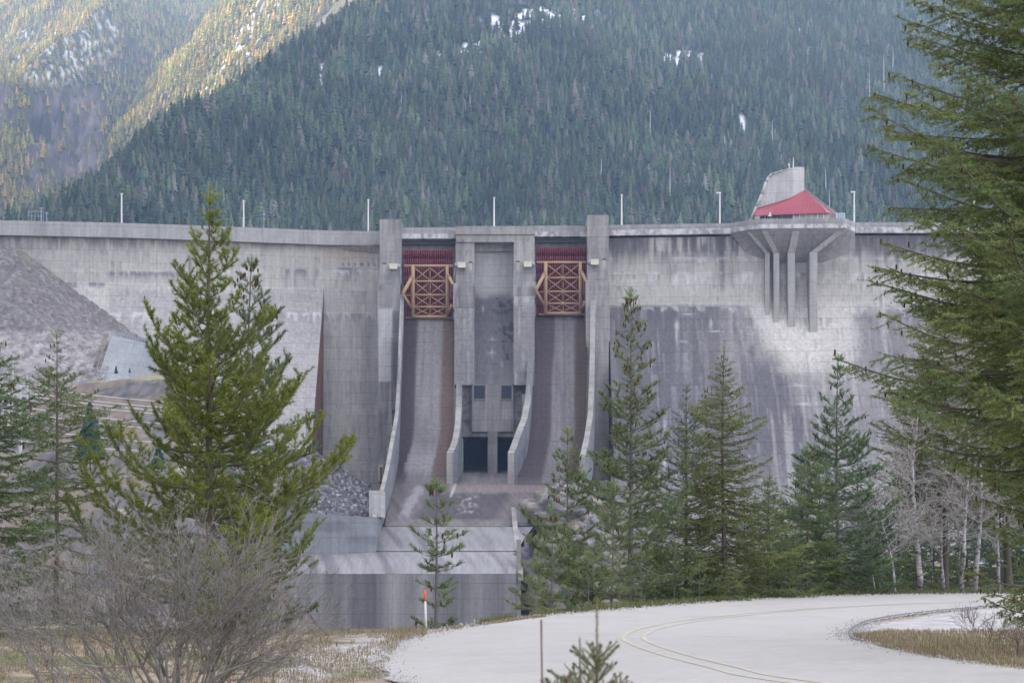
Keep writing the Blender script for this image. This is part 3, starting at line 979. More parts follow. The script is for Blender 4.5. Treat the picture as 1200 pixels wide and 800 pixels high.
# header of the centre block
g = Geo(); boxp(g, 534, 626.8, 265, 274.5, 843.6, 862, .9); boxp(g, 534.4, 626.4, 274, 283.5, 844.3, 861, .9)
g.build('centre_header', M_conc, DAM, pier_col)
# recess wall of the centre block, upright above and battered below
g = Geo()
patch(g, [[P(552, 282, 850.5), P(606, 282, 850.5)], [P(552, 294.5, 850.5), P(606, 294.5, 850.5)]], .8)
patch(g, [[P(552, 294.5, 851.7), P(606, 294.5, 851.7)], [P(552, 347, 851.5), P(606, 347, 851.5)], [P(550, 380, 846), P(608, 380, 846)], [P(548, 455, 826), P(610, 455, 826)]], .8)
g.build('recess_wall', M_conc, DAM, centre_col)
g = Geo(); boxp(g, 556.3, 601.7, 294.2, 295.2, 850.9, 851.6, 1); g.build('recess_ledge', M_conc, DAM, crest_col)

# ---- bridge decks over the gates
for a, b, pt, pm, pb_, Yd in ((470.2, 533.8, 266.5, 274, 279.5, 853), (626.9, 688.3, 264.5, 271.5, 277, 847)):
    g = Geo(); boxp(g, a, b, pm, pb_, Yd, Yd + 12, .7); g.build('deck_fascia', M_conc, DAM, fascia_col)
    g = Geo(); boxp(g, a, b, pt, pm, Yd + .35, Yd + .8, .7); g.build('parapet', M_conc, DAM, crest_col)
    g = Geo(); boxp(g, a, b, pb_ + .2, pb_ + 7, Yd + 5, Yd + 6, .9); g.build('deck_shade_bar', flat_mat('painted_deck_shade', (.2, .2, .2), .9), DAM)  # dark bar added to stand for the shade beneath the deck
    g = Geo(); boxp(g, a, b, pb_ + 6.5, 330, Yd + 7.5, Yd + 8.5, 1.2); g.build('bay_wall', M_conc, DAM, crest_col)


# ---- spillway gates
def gate(x0, x1, yt, yf, Y, label):
    """x0..x1 bay, yt top of the skin, yf row of the top beam (pixels), all at depth Y"""
    root = bpy.data.objects.new('spillway_gate', None); col_main.objects.link(root); root.parent = DAM; ORG[root.name] = ORG[DAM.name]
    root['label'] = label
    yb = yf + 65
    g = Geo()
    rows = []
    for k in range(9):
        t = k / 8; py = yt + (yb - yt) * t
        rows.append([P(x0 + .5, py, Y + 3.4 - 3.4 * abs(2 * t - 1) ** 2), P(x1 - .5, py, Y + 3.4 - 3.4 * abs(2 * t - 1) ** 2)])
    patch(g, rows, 2)
    g.build('skin_plate', M_redshade, root); g = Geo()
    nrib = 22
    for i in range(nrib + 1):
        x = x0 + 1 + (x1 - x0 - 2) * i / nrib
        for k in range(8):
            a = (rows[k][0] + (rows[k][1] - rows[k][0]) * ((x - x0 - .5) / (x1 - x0 - 1))); b = (rows[k + 1][0] + (rows[k + 1][1] - rows[k + 1][0]) * ((x - x0 - .5) / (x1 - x0 - 1)))
            a = a - (0, .3, 0); b = b - (0, .3, 0)
            beam(g, a, b, .42 if i % 6 else .6, .8)
    g.build('skin_ribs', M_red, root)
    g = Geo()
    boxp(g, x0 + 2, x1 - 2, yb + .3, yb + 3.4, Y - .6, Y + 1.2)
    g.build('sill_beam', M_red, root)
    # tan frame
    Yf_ = Y - 3
    cl = x0 + 11.5; cr = x1 - 7.5; mid = (cl + cr) / 2
    g = Geo()
    m = lambda px, py, dy=0: P(px, py, Yf_ + dy)
    beam(g, m(x0 + .8, yf + 1.5), m(x1 - .5, yf + 1.5), .95, 1.0)
    for c_ in (cl, cr):
        beam(g, m(c_, yf + 1), m(c_, yf + 61.5), 1.25, 1.1)
    hb = [yf + 19.5, yf + 35.5, yf + 49.5]
    for h in hb:
        beam(g, m(cl - 1, h), m(cr + 1, h), .62, .7)
    beam(g, m(cl - 1, yf + 61), m(cr + 1, yf + 61), 1.0, 1.0)
    beam(g, m(x0 + 3, yf + 62.5, 1), m(x1 - 1, yf + 62.5, 1), .8, 1.0)
    g.build('frame', M_tan, root)
    g = Geo()
    lv = [yf + 3] + hb + [yf + 60]
    for k in range(4):
        a, b = lv[k], lv[k + 1]
        for u0, u1 in ((cl + 2, mid), (mid, cr - 2)):
            beam(g, m(u0, a + 1, .05 * k), m(u1, b - 1, .05 * k), .33, .3)
            beam(g, m(u1, a + 1, .45), m(u0, b - 1, .45), .33, .3)
        beam(g, m(mid, a, .9), m(mid, b, .9), .3, .3)
    g.build('cross_bracing', M_tan, root)
    g = Geo()
    tl = P(x0 - .2, yf + 34, Yf_ - 7); tr = P(x1 - 1, yf + 30, Yf_ - 6)
    beam(g, m(cl - 1, yf + 14), tl, 1.25, 1.3); beam(g, m(cl - 1, yf + 53), tl, 1.0, 1.0)
    g.build('gate_arm', M_tan, root)
    g = Geo(); beam(g, m(cl - 8, yf + 36, 1), m(cl, yf + 36, 1), .6, .6); g.build('strut', M_tan, root)
    g = Geo()
    beam(g, m(cr + 1, yf + 12), tr + np.array([0, 0, 2.2]), 1.1, 1.2); g.build('gate_arm', M_tan, root)
    g = Geo(); beam(g, m(cr + 1, yf + 58), P(cr + 5, yf + 48, Yf_ - 5), 1.1, 1.1)
    g.build('gate_arm', M_tan, root)
    for s, c_ in ((-1, cl), (1, cr)):      # pinkish catwalks and ladders on the arms
        g = Geo()
        for h in [yf + 16] + hb[1:]:
            boxp(g, c_ + s * 2 - 2, c_ + s * 2 + 2, h, h + .6, Yf_ - 1.6, Yf_ - .8)
            for q in (-2, 0, 2):
                boxp(g, c_ + s * 2 + q - .15, c_ + s * 2 + q + .15, h - 3.2, h, Yf_ - 1.7, Yf_ - 1.6)
            boxp(g, c_ + s * 2 - 2, c_ + s * 2 + 2, h - 3.4, h - 3.1, Yf_ - 1.75, Yf_ - 1.6)
        boxp(g, c_ + s * 2 - .2, c_ + s * 2 + .2, yf + 13, hb[2] + 1, Yf_ - 1.55, Yf_ - 1.25)
        g.build('catwalk', M_rust, root)
    g = Geo(); beam(g, m(cr + 3.5, yf + 14, -1.2), m(cr + 4.5, yf + 40, -3), .45, .3); beam(g, m(cr + 5, yf + 14, -1.2), m(cr + 6, yf + 40, -3), .25, .3)
    g.build('ladder', M_rust, root); g = Geo()
    beam(g, m(cl - 2, yf + 15, -1), P(x0 + 2, yf + 30, Yf_ - 6), .3, .3)
    beam(g, P(x0 + 2, yf + 38, Yf_ - 5), m(x0 + 7, yf + 44, -2), .7, .4)
    g.build('handrail', M_rust, root)
    return root


gate(472.5, 531.5, 293, 310, 851, 'left spillway gate with deep red ribbed skin and tan cross braced frame')
gate(628, 687.5, 290, 306, 846, 'right spillway gate with deep red ribbed skin and tan cross braced frame')


# ---- niches, walkways and cable on the piers
def pier_fit(xn, yn, Yf, side):
    g = Geo(); boxp(g, xn - 1.7, xn + 1.7, yn, yn + 9.5, Yf - .15, Yf + .3); g.build('niche', M_palepanel, DAM)
    g = Geo(); boxp(g, xn - 1.9, xn + 1.9, yn - 1.4, yn - .1, Yf - .25, Yf + .3); g.build('niche_lintel', M_dark, DAM)
    g = Geo()
    yb = yn + 23
    for q in range(6):
        x = xn - 8 + q * 3.4
        boxp(g, x - .18, x + .18, yb - 3.4, yb, Yf - 1.5, Yf - 1.35)
    boxp(g, xn - 8.3, xn + 9.3, yb - 3.6, yb - 3.2, Yf - 1.55, Yf - 1.35); boxp(g, xn - 8.3, xn + 9.3, yb - 1.9, yb - 1.6, Yf - 1.55, Yf - 1.35)
    for q in (-1, 1):
        boxp(g, xn + side * 6 + q - .15, xn + side * 6 + q + .15, yn + 3, yb, Yf - .5, Yf - .35)
    for q in range(9):
        boxp(g, xn + side * 6 - 1, xn + side * 6 + 1, yn + 4 + q * 2, yn + 4.35 + q * 2, Yf - .5, Yf - .4)
    g.build('railing', M_bluegrey, DAM)


pier_fit(450.5, 309.5, 846, 1); pier_fit(551.5, 308, 845, -1); pier_fit(607, 307, 842.5, 1); pier_fit(708, 304.5, 838, -1)
for i, (x, y, Yf, s) in enumerate(((461, 312, 846, 1), (541, 310.5, 845, -1), (618.5, 309.5, 842.5, 1), (697, 307, 838, -1))):
    lab = ['cream floodlight box on the left gate pier, left of the left red gate', 'cream floodlight box just right of the left red gate', 'cream floodlight box just left of the right red gate', 'cream floodlight box right of the right red gate']
    c = P(x, y, Yf - 1.6)
    t = thing('floodlight', c, lab[i], 'floodlight', 'floodlights beside the spillway gates')
    g = Geo(); boxp(g, x - 4.6, x + 4.6, y - 3, y + 3, Yf - 2.8, Yf - .8); boxp(g, x - 4.9, x + 4.9, y - 3.5, y - 2.9, Yf - 2.9, Yf - .7); g.build('housing', M_lampbox, t)
    g = Geo(); a = P(x + s * 4.5, y, Yf - 1.8); b = P(x + s * 8.2, y, Yf - 1.8)
    polytube(g, [a, a + (b - a) * .5, b], [.75, .95, .6], 10); g.build('lamp_head', M_bluegrey, t)
    g = Geo(); boxp(g, x - 3.5, x + 3.5, y - .6, y + .6, Yf - .8, Yf - .02); g.build('bracket', M_bluegrey, t)
    g = Geo(); beam(g, P(x + s * 8, y + 3, Yf - 1), P(x + s * 9.5, y + 20, Yf - 1), .3, .3)
    g.build('cable', M_bluegrey, t)


# ---- chutes: one control net per surface, stains in the colour
def chute_col(V):
    px, py = topx(V); X, Y, Z = V.T
    n = fbm(X / 4, Y / 16, 601) - .5
    st = fbm((X + .17 * np.minimum(Y, 768)) / 1.1, Y / 60 + Z / 60, 603, 5)
    c = lerp(np.array([.22, .205, .20]), np.array([.105, .094, .098]), .3 + 1.5 * (st - .5) + .5 * (n + .0))
    base = c.copy()
    wet = np.array([.06, .046, .048]); brown = np.array([.14, .095, .07])
    for (l0, l1, r0, r1, xl, xr) in ((-99, 489, 519, 999, 460, 541), (-99, 650, 676, 999, 610, 700)):
        inb = (px > xl) & (px < xr) if xl < 600 else (px > 606)
        skew = (py - 378) * -.028 - 9 * sm(500, 575, py) - 14 * sm(560, 616, py)
        kl = sm(l1 + skew + 1.5, l1 + skew - 2.5, px + 3 * n); kr = sm(r0 + skew - 2, r0 + skew + 1.5, px + 3 * n)
        c2 = lerp(c, wet * (1 + .25 * (xl > 600)), kl * .93)
        c2 = lerp(c2, brown * (1.0 if xl < 600 else .62), kr * .9)
        c2 = lerp(c2, wet, kr * sm(526 + skew, 533 + skew, px) * (xl < 600) * .25)
        fade = sm(585, 555, py)
        c = np.where(inb[:, None], lerp(c, c2, fade), c)
    # light foot of the left ogee and dried patch running down the apron
    k = sm(515, 540, py) * sm(560, 545, py) * (np.abs(px - 492 + (py - 540) * .3) < 16)
    c = lerp(c, np.array([.36, .34, .345]), .5 * k)
    ap = sm(560, 572, py)
    damp = np.array([.125, .105, .10])
    c = lerp(c, damp * (1 + 1.6 * (st - .5))[:, None], ap * .85)
    cx = 487 - (py - 570) * .45
    k = ap * sm(8.5, 3, np.abs(px - cx + 16 * n - 1.5)) * .6 * sm(566, 572, py) * sm(612, 600, py + 10 * n) * .7
    c = lerp(c, np.array([.42, .42, .44]), k)
    k = ap * sm(577, 580, py) * sm(611, 606, py) * sm(502, 512, px + (py - 580) * .9) * sm(604, 590, px + (py - 580) * .6)
    c = lerp(c, np.array([.062, .052, .06]), k * (.75 + .5 * n))
    k = ap * sm(566, 569, py) * sm(578, 575, py) * sm(522, 530, px)
    c = lerp(c, np.array([.20, .165, .15]), k * .8)
    k = ap * sm(.50, .60, fbm(X / .8, Y / 5, 607, 5)) * np.exp(-((px - 550) / 12) ** 2) * sm(578, 582, py) * sm(606, 600, py)
    c = lerp(c, np.array([.30, .28, .27]), k * .8)
    k = np.exp(-(((px - 529) - (580 - py) * .3) / 1.3) ** 2) * sm(562, 568, py) * sm(584, 580, py)
    c = lerp(c, np.array([.45, .45, .45]), k * .8)
    k = sm(606, 611, py) * (py < 617) * sm(.35, .55, fbm(X / 2, Y / 9, 611))
    c = lerp(c, np.array([.19, .18, .18]), k * .6)
    return c * (.88 + .24 * fbm(X / .8, Y / 1.5, 609))[:, None]


def slab_col(V):
    px, py = topx(V); X, Y, Z = V.T
    st = fbm((X + .22 * Y) / 2.2, Y / 50, 613, 4)
    c = lerp(np.array([.29, .28, .28]), np.array([.12, .112, .12]), .2 + 2.1 * (st - .5) + .25 * sm(480, 440, px) - .1)
    k = sm(645, 640, py)
    return lerp(c, c * .85, k)


def lipwall_col(V):
    px, py = topx(V); X, Y, Z = V.T
    st = fbm(X / 2.6, Z / 60, 617, 5); big = fbm(X / 9, Z / 80, 619, 3)
    c = lerp(np.array([.30, .295, .285]), np.array([.10, .094, .104]), .30 + 1.0 * (st - .5) + .8 * (big - .5))
    k = np.exp(-((px - 462) / 8) ** 2)
    c = lerp(c, np.array([.36, .35, .33]), k * .7)
    k = np.exp(-((px - 430) / 14) ** 2)
    return lerp(c, np.array([.11, .10, .11]), k * .6)


def net(rows):
    return [[P(px, py, Y) for px, py, Y in r] for r in rows]


g = Geo()
patch(g, net([[(474, 374, 849), (534, 374, 849)], [(473, 380, 846), (533.5, 380, 846)], [(470.5, 420, 834), (532.5, 420, 834)], [(469, 460, 820), (532, 460, 820)], [(468, 500, 806), (531.5, 500, 806)], [(466.6, 537, 792), (531, 530, 795)], [(464, 558, 778), (530, 550, 781)], [(462, 566.5, 769), (529, 566, 769)]]), .8)
g.build('spillway_chute', M_conc, DAM, chute_col)
g = Geo()
patch(g, net([[(626, 371, 845), (689, 371, 845)], [(626, 378, 842), (688.5, 378, 842)], [(626, 420, 828), (688, 420, 828)], [(625, 460, 814), (687, 460, 814)], [(622, 500, 802), (686, 500, 802)], [(616, 530, 791), (684, 533, 790)], [(609, 552, 777), (680, 555, 776)], [(603, 566, 768), (676, 566.5, 768)]]), .8)
g.build('spillway_chute', M_conc, DAM, chute_col)
g = Geo()
patch(g, net([[(541, 548, 850), (607, 548, 850)], [(541, 555.5, 812), (607, 555.5, 812)], [(529, 566.3, 768.5), (604, 566.3, 768.5)]]), .8)
g.build('outlet_floor', M_chute, DAM, chute_col)
g = Geo()
rows = [[(461.8, 566.4, 768.6), (676, 566.4, 768.6)], [(459, 578, 752), (668, 578, 752)], [(456, 592, 727), (655, 592, 727)], [(453, 604, 708), (640, 604, 708)], [(450.5, 615.3, 690), (627, 615.3, 690)]]
patch(g, net(rows), .8)
g.build('apron', M_chute, DAM, chute_col)
g = Geo(); a = P(448, 615.4, 690); b = P(627, 618, 690)
boxw(g, a[0], b[0], 689.6, 696, b[2] - 1.0, a[2] - .25, 3); g.build('joint_step', M_dark, DAM)
g = Geo()
patch(g, net([[(446, 616.8, 689.5), (625, 616.8, 689.5)], [(443, 630, 674), (615, 630, 674)], [(440, 645, 660), (606, 645, 660)]]), .8)
g.build('lower_slab', M_chute, DAM, slab_col)
g = Geo()
patch(g, net([[(330, 646.2, 659.8), (606, 646.2, 659.8)], [(325, 655, 649), (605.5, 655, 649)], [(320, 664, 641), (605, 664, 641)], [(317, 672, 637), (605, 672, 637)]]), .8)
g.build('flip_lip', M_chute, DAM, slab_col)
g = Geo(); a = P(317, 672.1, 637); b = P(605, 745, 637)
boxw(g, a[0], b[0], 637.05, 660, b[2], a[2] - .05, .9)
g.build('lip_wall', M_conc, DAM, lipwall_col)


# ---- training walls: inner face, sloping coping, outer face
def coping_col(V):
    px, py = topx(V)
    return lerp(pier_col(V), walltop_col(V), sm(452, 480, py) + .6 * (px > 640))


def train(stations, thick, ext_down=4.0, label=None):
    """stations (px, py_top, py_base, Y) of the right-hand face; thickness in metres towards the left"""
    T = np.array([P(a, t, Y) for a, t, b, Y in stations]); B = np.array([P(a, b, Y) for a, t, b, Y in stations]); B[:, 2] -= ext_down
    off = np.array([thick, 0, 0])
    root = bpy.data.objects.new('training_wall', None); col_main.objects.link(root); root.parent = DAM; ORG[root.name] = ORG[DAM.name]
    if label: root['label'] = label
    g = Geo(); patch(g, np.stack([T, B]), .8); patch(g, np.stack([B - off, T - off]), 2)
    g.build('wall_side', M_conc, root, wall_col)
    g = Geo(); patch(g, np.stack([T - off, T], 1), .6); patch(g, [[T[-1] - off, T[-1]], [B[-1] - off, B[-1]]], .6); patch(g, [[T[0] - off, T[0]], [B[0] - off, B[0]]], 2)
    g.build('coping', M_conc, root, coping_col)


train([(473.5, 345, 378, 845), (472, 380, 420, 834), (470.3, 425, 460, 820), (469, 458, 500, 806), (467.4, 484, 537, 792), (464.5, 502, 558, 778), (462, 515, 568, 768), (459, 532, 578, 752), (455.5, 551, 592, 727), (451.5, 568, 604, 708), (447.5, 585, 616, 690), (444, 596, 630, 674), (441, 606, 645.5, 660)], 1.4, label='long left training wall curving down to the flip lip')
train([(541.5, 446, 500, 816), (541, 478, 522, 804), (540, 497, 536, 794), (537.5, 513, 548, 784), (534, 524, 558, 776), (530.5, 530, 567, 768)], 2.2, label='divider wall right of the left chute')
train([(626, 352, 380, 838.5), (625.5, 400, 440, 830), (624.5, 440, 480, 814), (622, 470, 505, 802), (618, 490, 530, 791), (611, 508, 549, 779), (604.5, 526, 560, 772), (602.5, 530, 567.5, 768)], 2.3, label='divider wall left of the right chute')
train([(698, 352, 400, 832), (697.5, 400, 460, 818), (696.5, 450, 500, 806), (695, 485, 537, 792), (691, 512, 566, 770), (686, 535, 590, 745)], 2.0, label='right training wall running down behind the trees')
# wing wall on the left, block on its shoulder
g = Geo()
rows = [[P(330, 598, 655), P(366, 601, 655), P(400, 603.5, 656), P(441, 605.5, 659.6)], [P(330, 652, 655), P(366, 652, 655), P(400, 652, 656), P(441, 652, 659.6)]]
patch(g, rows, .8)
tp = np.array([rows[0], [v + np.array([0, 2.0, 0]) for v in rows[0]]])[::-1]
patch(g, tp, 1.5)
g.build('wing_wall', M_conc, DAM, wall_col)
g = Geo(); boxp(g, 432.5, 446.5, 574.5, 605.5, 668, 690, .9); g.build('shoulder_block', M_conc, DAM, lambda V: np.array([.47, .46, .44]) * (.85 + .3 * fbm(V[:, 0], V[:, 2], 5))[:, None])
# walls at the lower right of the apron
g = Geo()
T = [P(599, 594, 702), P(600.5, 612, 690), P(602, 630, 674), P(605, 648, 655), P(607, 672, 637)]
B = [P(599, 622, 702), P(600.5, 632, 690), P(602, 645, 674), P(605, 662, 655), P(607, 680, 637)]
T = np.array(T); B = np.array(B); off = np.array([1.6, 0, 0])
patch(g, np.stack([B, T]), .8); patch(g, np.stack([T, T + off], 1), .5); patch(g, np.stack([T + off, B + off]), .8); patch(g, [[T[-1], T[-1] + off], [B[-1], B[-1] + off]], .5)
g.build('low_side_wall', M_conc, DAM, walltop_col)
g = Geo(); boxp(g, 605.5, 618.5, 593.5, 626, 695, 698, .9); g.build('end_block', M_conc, DAM, lambda V: MID * (.85 + .3 * fbm(V[:, 0], V[:, 2], 5))[:, None])
g = Geo(); boxp(g, 605.3, 610.5, 632, 745, 640, 646, .9); g.build('edge_post', M_conc, DAM, walltop_col)
# small doorway in the inner wing
g = Geo(); boxp(g, 443.5, 449, 544, 563, 838.2, 842, 2); g.build('door_frame', M_palepanel, DAM)
g = Geo(); boxp(g, 445, 448.3, 547, 562.5, 838, 839, 2); g.build('door', flat_mat('brown_door_paint', (.17, .08, .05)), DAM)

# ---- centre outlet block
g = Geo()
boxp(g, 553, 601.5, 449.5, 505.5, 818, 846, .8)
for px0, px1 in ((541.5, 553.2), (601.3, 611.5)):
    boxp(g, px0, px1, 449, 508, 821, 848, .8)
boxp(g, 541.5, 571.5, 505, 511.5, 819.5, 846, .8); boxp(g, 582.5, 608.5, 505, 511.5, 819.5, 846, .8)
boxp(g, 571.5, 582.8, 504.5, 556.5, 816, 848, .8)
ob = g.build('outlet_block', M_conc, DAM, lambda V: lerp(conc_base(V, .55), DARK * .8, .75 * sm(.52, .66, fbm(V[:, 0] / 1.3, V[:, 2] / 1.3, 77, 5)) * ((V[:, 1] > 820.5) & (V[:, 1] < 822.5))))
for a, b, lab in ((543, 571.3, 0), (582.8, 607, 1)):
    g = Geo(); p = P(a, 556, 822); q = P(b, 511, 822)
    x0, x1, z0, z1 = p[0], q[0], p[2], q[2]
    patch(g, [[(x0, 822, z1), (x0, 852, z1)], [(x0, 822, z0), (x0, 852, z0)]], 2)
    patch(g, [[(x1, 852, z1), (x1, 822, z1)], [(x1, 852, z0), (x1, 822, z0)]], 2)
    patch(g, [[(x0, 852, z1), (x1, 852, z1)], [(x0, 852, z0), (x1, 852, z0)]], 2)
    patch(g, [[(x0, 822, z1), (x1, 822, z1)], [(x0, 852, z1), (x1, 852, z1)]], 2)
    tag(g.build('outlet_tunnel', flat_mat('dark_tunnel_lining', (.04, .045, .06), .9), DAM))
for a, b in ((555.5, 568.3), (587.8, 599.5)):
    g = Geo(); boxp(g, a, b, 451.5, 467, 817.9, 818.15, 3); g.build('window', M_dark, DAM)
    g = Geo(); boxp(g, a - .5, b + .5, 467, 468.4, 817.5, 818.2, 3); g.build('window_sill', flat_mat('mossy_sill', (.17, .19, .08)), DAM)
    g = Geo()
    for q in (1, 2, 3, 4):
        x = a + (b - a) * q / 5; boxp(g, x - .04, x + .04, 451.8, 467, 817.75, 817.88, 3)

# ---- lookout platform and its fins
g = Geo()
Zp = ZC; Zb = 125.4
plan = [(856, 841.95), (878, 834), (893, 831), (990, 829.5), (1002, 839.6)]
T = np.array([P(a, 0, Y) for a, Y in plan]); T[:, 2] = Zp
xs_ = T.copy(); lo = T.copy(); lo[:, 2] = 127.0
patch(g, np.stack([T, lo]), .7)
patch(g, np.stack([T + np.array([0, .5, 0]), T]), 2); patch(g, np.stack([lo + np.array([0, .5, 0]), T + np.array([0, .5, 0])]), 2)
g.build('platform_parapet', M_conc, DAM, crest_col)
g = Geo(); T2 = T - np.array([0, .35, 0]); T2[:, 2] = 127.0; lo = T2.copy(); lo[:, 2] = Zb
patch(g, np.stack([T2, lo]), .6)
bk = T2.copy(); bk[:, 1] = 850; patch(g, np.stack([bk, T2]), 3)
g.build('platform_fascia', M_conc, DAM, fascia_col)
g = Geo(); foot = np.array([P(876, 300, 843.5), P(900, 306, 843), P(915, 310, 842.8), P(962, 309, 842.4), P(1000, 296, 841.2)]); foot[:, 1] = np.interp([876, 900, 915, 962, 1000], cr_px, cr_Y) + .3
patch(g, np.stack([lo, foot]), .8)
g.build('platform_soffit', M_conc, DAM, lambda V: MID * (1.0 + .5 * fbm(V[:, 0] / 2, V[:, 2] / 2, 5))[:, None])
for (fx, fw, yk, ye, Yfr, tx, ty, Yt) in ((899.3, 5.2, 297, 366, 838.5, 877.5, 271.5, 834.6), (909.9, 6.6, 297, 382, 836.8, 896, 270.5, 831.3), (927.5, 8.4, 297, 392, 835.0, 933.5, 269.5, 830.8), (953.3, 9.0, 296, 400, 833.0, 988, 269, 830.2)):
    g = Geo(); w = fw * Yfr / F
    A = P(fx, yk, Yfr); Bt = P(fx, ye + 14, Yfr); C_ = P(tx, ty, Yt)
    for a, b in ((A, Bt), (C_, A)):
        o = np.array([w / 2, 0, 0]); d = np.array([0, 13.0, 0])
        if a is C_:
            bk0, bk1 = a + d, b + d
        else:
            bk0, bk1 = a + d, b + d
        patch(g, [[a - o, a + o], [b - o, b + o]], .7)
        patch(g, [[a + o, bk0 + o], [b + o, bk1 + o]], .9); patch(g, [[bk0 - o, a - o], [bk1 - o, b - o]], .9)
    g.build('buttress_fin', M_conc, DAM, lambda V: lerp(np.array([.44, .425, .40]) * np.ones((len(V), 3)), MID, 1.2 * (fbm(V[:, 0] / 1.2 + V[:, 1] / 3, V[:, 2] / 14, 9) - .35)))

# ------------------------------------------------------------------ lookout building on the crest
LB = thing('lookout_building', P(930, 262, 838), 'crest lookout with curved concrete tower and low red metal roof', 'building')
tc_ = lambda V: np.array([.56, .55, .53]) * (.85 + .3 * fbm(V[:, 0] / 2.5, V[:, 2] / 5, 15))[:, None]
g = Geo()
prof = [(879, 262), (880, 257), (886, 243), (892.5, 228), (897.5, 213.5), (900.5, 208), (904.5, 204)]
topc = [(904.5, 204), (910, 202), (917.5, 200), (924, 198), (926.3, 197.3)]
left = prof + topc[1:]
Yw = 846.
fr = [P(x, y, Yw - (x - 879) * .06) for x, y in left]
base = [P(x, 262, Yw - (x - 879) * .06) for x, y in left]
patch(g, [fr, base], .9)
fr2 = [P(926.3, 197.3, 843.2), P(930, 196, 843.3), P(936, 195.6, 844), P(942.6, 196, 845)]; b2 = [P(a, 262, Yy) for a, Yy in ((926.3, 843.2), (930, 843.3), (936, 844), (942.6, 845))]
patch(g, [fr2, b2], .9)
allt = fr + fr2[1:]; allb = base + b2[1:]
bkt = [v + np.array([0, 9, 0]) for v in allt]; bkb = [v + np.array([0, 9, 0]) for v in allb]
patch(g, [bkt, allt], .9); patch(g, [[allt[-1], bkt[-1]], [allb[-1], bkb[-1]]], .9); patch(g, [[bkt[0], allt[0]], [bkb[0], allb[0]]], .9); patch(g, [bkt[::-1], bkb[::-1]], 4)
LT = g.build('tower', M_conc, LB, tc_)
g = Geo()     # raised rim of the tower's left edge
for i in range(len(prof) - 1):
    beam(g, P(*prof[i], Yw - 1.0), P(*prof[i + 1], Yw - 1.0), .95, 1.6)
for i in range(len(topc) - 1):
    beam(g, P(*topc[i], Yw - 2), P(*topc[i + 1], Yw - 2.4), .4, 1.2)
g.build('tower_rim', M_conc, LT, tc_)
g = Geo()     # sloping concrete buttress to the right, behind the roof
A = [P(942.6, 220, 846), P(946, 222.5, 846), P(966, 238, 846), P(985, 252, 846), P(991, 260, 846)]; B = [P(942.6, 262, 846), P(946, 262, 846), P(966, 262, 846), P(985, 262, 846), P(991, 262, 846)]
patch(g, [A, B], .9); A2 = [v + np.array([0, 5, 0]) for v in A]; patch(g, [A2, A], .9)
g.build('buttress_wall', M_conc, LB, lambda V: MID * (.85 + .3 * fbm(V[:, 0] / 2.5, V[:, 2] / 5, 15))[:, None])
# red roof
pk = P(943, 223.5, 842.5); e1 = P(883.6, 252.8, 839.5); e2 = P(903.5, 252.2, 834.2); e3 = P(969.5, 249.2, 834.0); e4 = P(978.5, 253, 840.5)
m1 = P(927, 232.5, 841.5); k2 = P(908, 243.2, 836.5); k3 = P(964, 242.2, 836.5); e0 = P(886.5, 245, 842)
g = Geo()


def fan(g, *pts):
    g.add(pts, [(0, i, i + 1) for i in range(1, len(pts) - 1)])


fan(g, pk, m1, k2, k3); g.add([k2, e2, e3, k3], [(0, 1, 2, 3)]); fan(g, m1, e0, e1, k2); fan(g, k2, e1, e2); fan(g, pk, k3, e4); fan(g, k3, e3, e4)
RF = g.build('roof', M_redroof, LB)
g = Geo()
for t in np.linspace(.03, .97, 18):      # standing seams
    a = k2 + (k3 - k2) * t; b = e2 + (e3 - e2) * t
    x = a[0]; 
    if x < pk[0]:
        s = (x - k2[0]) / (pk[0] - k2[0]); c = m1 + (pk - m1) * np.clip((x - m1[0]) / (pk[0] - m1[0]), 0, 1) if x > m1[0] else k2 + (m1 - k2) * s * (pk[0] - k2[0]) / (m1[0] - k2[0])
    else:
        c = pk + (k3 - pk) * (x - pk[0]) / (k3[0] - pk[0])
    beam(g, a + (0, -.06, .06), b + (0, -.06, .06), .1, .14)
    if np.linalg.norm(c - a) > .8: beam(g, a + (0, -.06, .06), c + (0, -.06, .06), .1, .14)
for a, b in ((e1, e0), (e0, m1), (m1, pk), (pk, e4)):
    beam(g, a + (0, 0, .1), b + (0, 0, .1), .3, .3)
for a, b in ((e1, e2), (e2, e3), (e3, e4)):
    beam(g, a, b, .28, .28)
g.build('seam', M_redroof, RF)
g = Geo(); boxp(g, 886, 904, 252.4, 262, 838.5, 844, 2); boxp(g, 904, 972, 250, 262, 835.4, 844, 2); g.build('wall', M_palepanel, LB)
for i in range(4):
    g = Geo(); boxp(g, 905 + i * 6.1, 910.2 + i * 6.1, 251.6, 256.8, 835.1, 835.36, 3); w = g.build('window', M_glass, LB)
for i in range(6):
    g = Geo(); boxp(g, 929.6 + i * 7, 930.4 + i * 7, 250, 258, 835.0, 835.36, 3); g.build('mullion', M_white, LB)
g = Geo(); boxp(g, 889, 903, 254, 258, 838.2, 838.48, 3); g.build('window', M_glass, LB)
for x in (889.5, 896.5, 900, 902.5):
    g = Geo(); boxp(g, x - .4, x + .4, 253, 258, 837.9, 838.2, 3); g.build('mullion', M_white, LB)
g = Geo(); beam(g, P(902.5, 249, 835), P(902.5, 252.5, 835), .5, .5); boxp(g, 900.6, 904, 251.5, 253.4, 833.9, 834.6); g.build('camera_bracket', M_white, LB)
